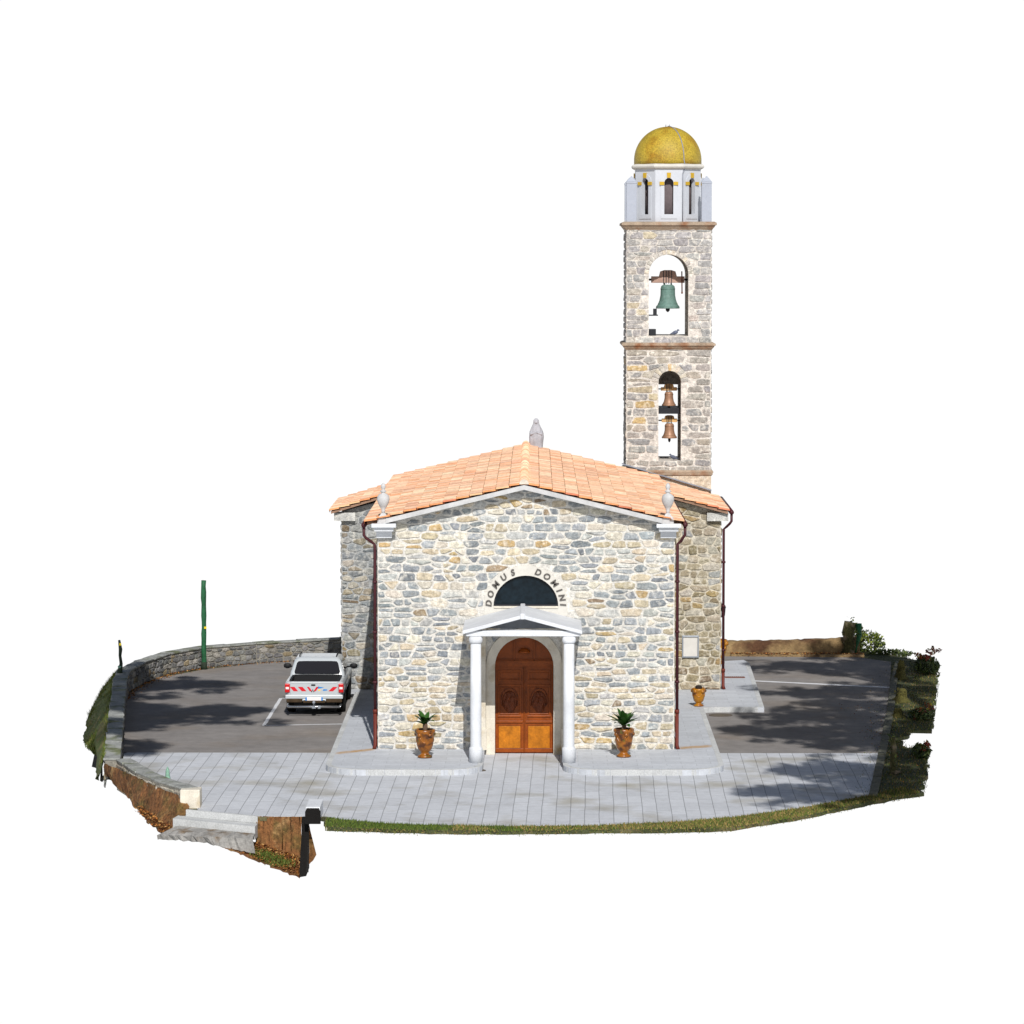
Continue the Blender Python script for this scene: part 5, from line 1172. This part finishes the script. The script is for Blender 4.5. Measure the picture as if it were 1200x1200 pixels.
for _ in range(1500):
    t_ = rg_.random(); s_ = rg_.random(); p = Vector((-6.92,-11.2,-.62)).lerp(Vector((-5.78,-11.25,-1.0)), t_).lerp(Vector((-7.75,-11.6,-.62)).lerp(Vector((-5.75,-12.45,-1.28)), t_), s_); leaf(p+Z*rg_.uniform(0,.03), .04)
for i in range(3, len(LW)-2):                             # litter at the foot of the boundary wall
    a, b_ = Vector((*LW[i], .01)), Vector((*LW[i+1], .01)); d = (b_-a).normalized(); nr = Vector((d.y, -d.x, 0))
    for _ in range(int((b_-a).length*55)): leaf(a.lerp(b_, rg_.random())+nr*abs(rg_.gauss(0,.16))+Z*rg_.uniform(0,.02), .035)
for _ in range(500): leaf(Vector((rg_.uniform(6.8,11.4), 24.7+rg_.gauss(0,.15), .10)), .04)
for _ in range(160):
    p = Vector((rg_.uniform(9.4,10.6), rg_.uniform(-6,12), .01))
    if inpoly(p.x, p.y, GROUND): leaf(p, .03)
stuff(g.build('fallen_leaves', 'litter'), 'dry brown fallen leaves on the lower banks and along the walls', 'leaves')

# ================================================================== TALL PINES JUST OUTSIDE THE PICTURE (unseen, crowns shaped to cast the forecourt shadows)
PINE = [rgb(60,76,40), rgb(50,66,34), rgb(76,90,46), rgb(44,56,32)]
def pine(x, y, top, lobes, lean, label, seed, fol=1.0):
    r2 = random.Random(seed); x += -1.6; y -= 2.6; lobes = [(a-1.6, b-2.6, c_, d, e) for a, b, c_, d, e in lobes]; t = thing('shade_pine', (x, y, 0), label, 'pine tree', 'unseen pines placed to shade the forecourt')
    m = MB(); pts = [(x+lean[0]*(k/8)**1.6, y+lean[1]*(k/8)**1.6, top*.89*k/8) for k in range(9)]; m.tube(pts, [.42-.03*k for k in range(9)], 12, wob=.06)
    for (lx, ly, lz, rx, rz) in lobes:
        a = Vector(pts[8]); m.tube([tuple(a), tuple(a.lerp(Vector((lx, ly, lz)), .5)+Z*.5), (lx, ly, lz)], [.16,.1,.05], 7)
    m.build('trunk', 'bark', t)
    c_ = MB()
    for (lx, ly, lz, rx, rz) in lobes:
        for _ in range(int(17*rx)):                         # clumps inside each lobe
            q = Vector((r2.gauss(0,.48)*rx, r2.gauss(0,.48)*rx, r2.gauss(0,.45)*rz)); s_ = r2.uniform(.35, .7)
            leafball(c_, (lx+q.x, ly+q.y, lz+q.z), s_, s_, s_*.6, int(40*fol), .17, PINE, r2)
    c_.build('crown', 'leaf', t)
    mo = MB(); mo.lathe([(1.6,0),(1.4,.1),(.9,.22),(.4,.3)], (x,y,0), 20); mo.lathe([(.3,-1.0),(1.0,-.6),(1.6,0)], (x,y,0), 20); mo.build('root_ball', 'earth', t)
pine(-14.0,-20, 27, [(-6.2,-20.5,26,2.6,1.0),(-4.6,-19.5,26.2,1.2,.6),(-8.5,-22,26,2.2,1.0),(-8.4,-19.2,26,2.3,1.0),(-9.6,-16.6,26.2,2.2,1.0),(-10.2,-21.5,26,2.2,1.0),(-6.7,-12.8,26,1.8,.8),(-8.6,-14,26,2.2,1.0),(-6.8,-27.0,25.6,1.2,.5),(-9.2,-26.4,25.6,1.8,.8),(-10.8,-19,26.5,2.5,1.1),(-11,-24,26.5,2.5,1.0),(-11.5,-15,26.5,2.4,1.0),(-14,-22,26.8,2.6,1.0),(-14,-17,27,2.4,1.0)], (1.2,.2), 'unseen tall leaning pine in front of the forecourt on the left, placed for its shade', 1, 1.6)
pine(14.6,-21.4, 26, [(13.4,-21.4,25,2.5,1.0),(11.9,-23.0,25,1.4,.7),(10.6,-22.6,25.2,.9,.5),(14.6,-24.5,25,2.0,.9),(14.4,-18.6,25.2,2.2,.9),(16.2,-21,25,2.4,1.0),(12.6,-19.6,25.2,1.4,.6),(14.0,-16.0,25,1.7,.8),(13.2,-24.8,25,1.5,.7),(15.6,-27,25,2.0,.9)], (-.4,.0), 'unseen broad tall pine in front of the forecourt on the right, placed for its shade', 2)
pine(16.2,-10, 27, [(14.2,-12.9,25,1.9,.8),(12.8,-13.3,25,1.0,.5),(14.6,-6.4,25,2.2,.9),(15.5,-3.2,25,1.3,.6),(17.6,-5,25,2.2,1.0),(12.9,-6.0,25,1.2,.5),(16.4,-9,25.4,2.2,1.0),(16.2,-13,25,1.8,.8)], (-.3,.0), 'unseen thin tall pine farthest back on the right, placed for its shade', 3)
pine(14.0,-32, 24, [(12.7,-29.8,24.6,1.5,.6),(11.4,-30.2,24.6,.8,.4),(12.1,-34.6,24.6,1.6,.7),(13.4,-32.4,24.6,1.5,.7),(13.6,-36.5,24.6,1.6,.7),(10.9,-34.4,24.8,.8,.4),(14.4,-31,24.6,1.8,.8),(14.2,-35,24.4,1.5,.7)], (-.2,0), 'unseen smaller pine nearest the camera on the right, placed for its shade', 4)
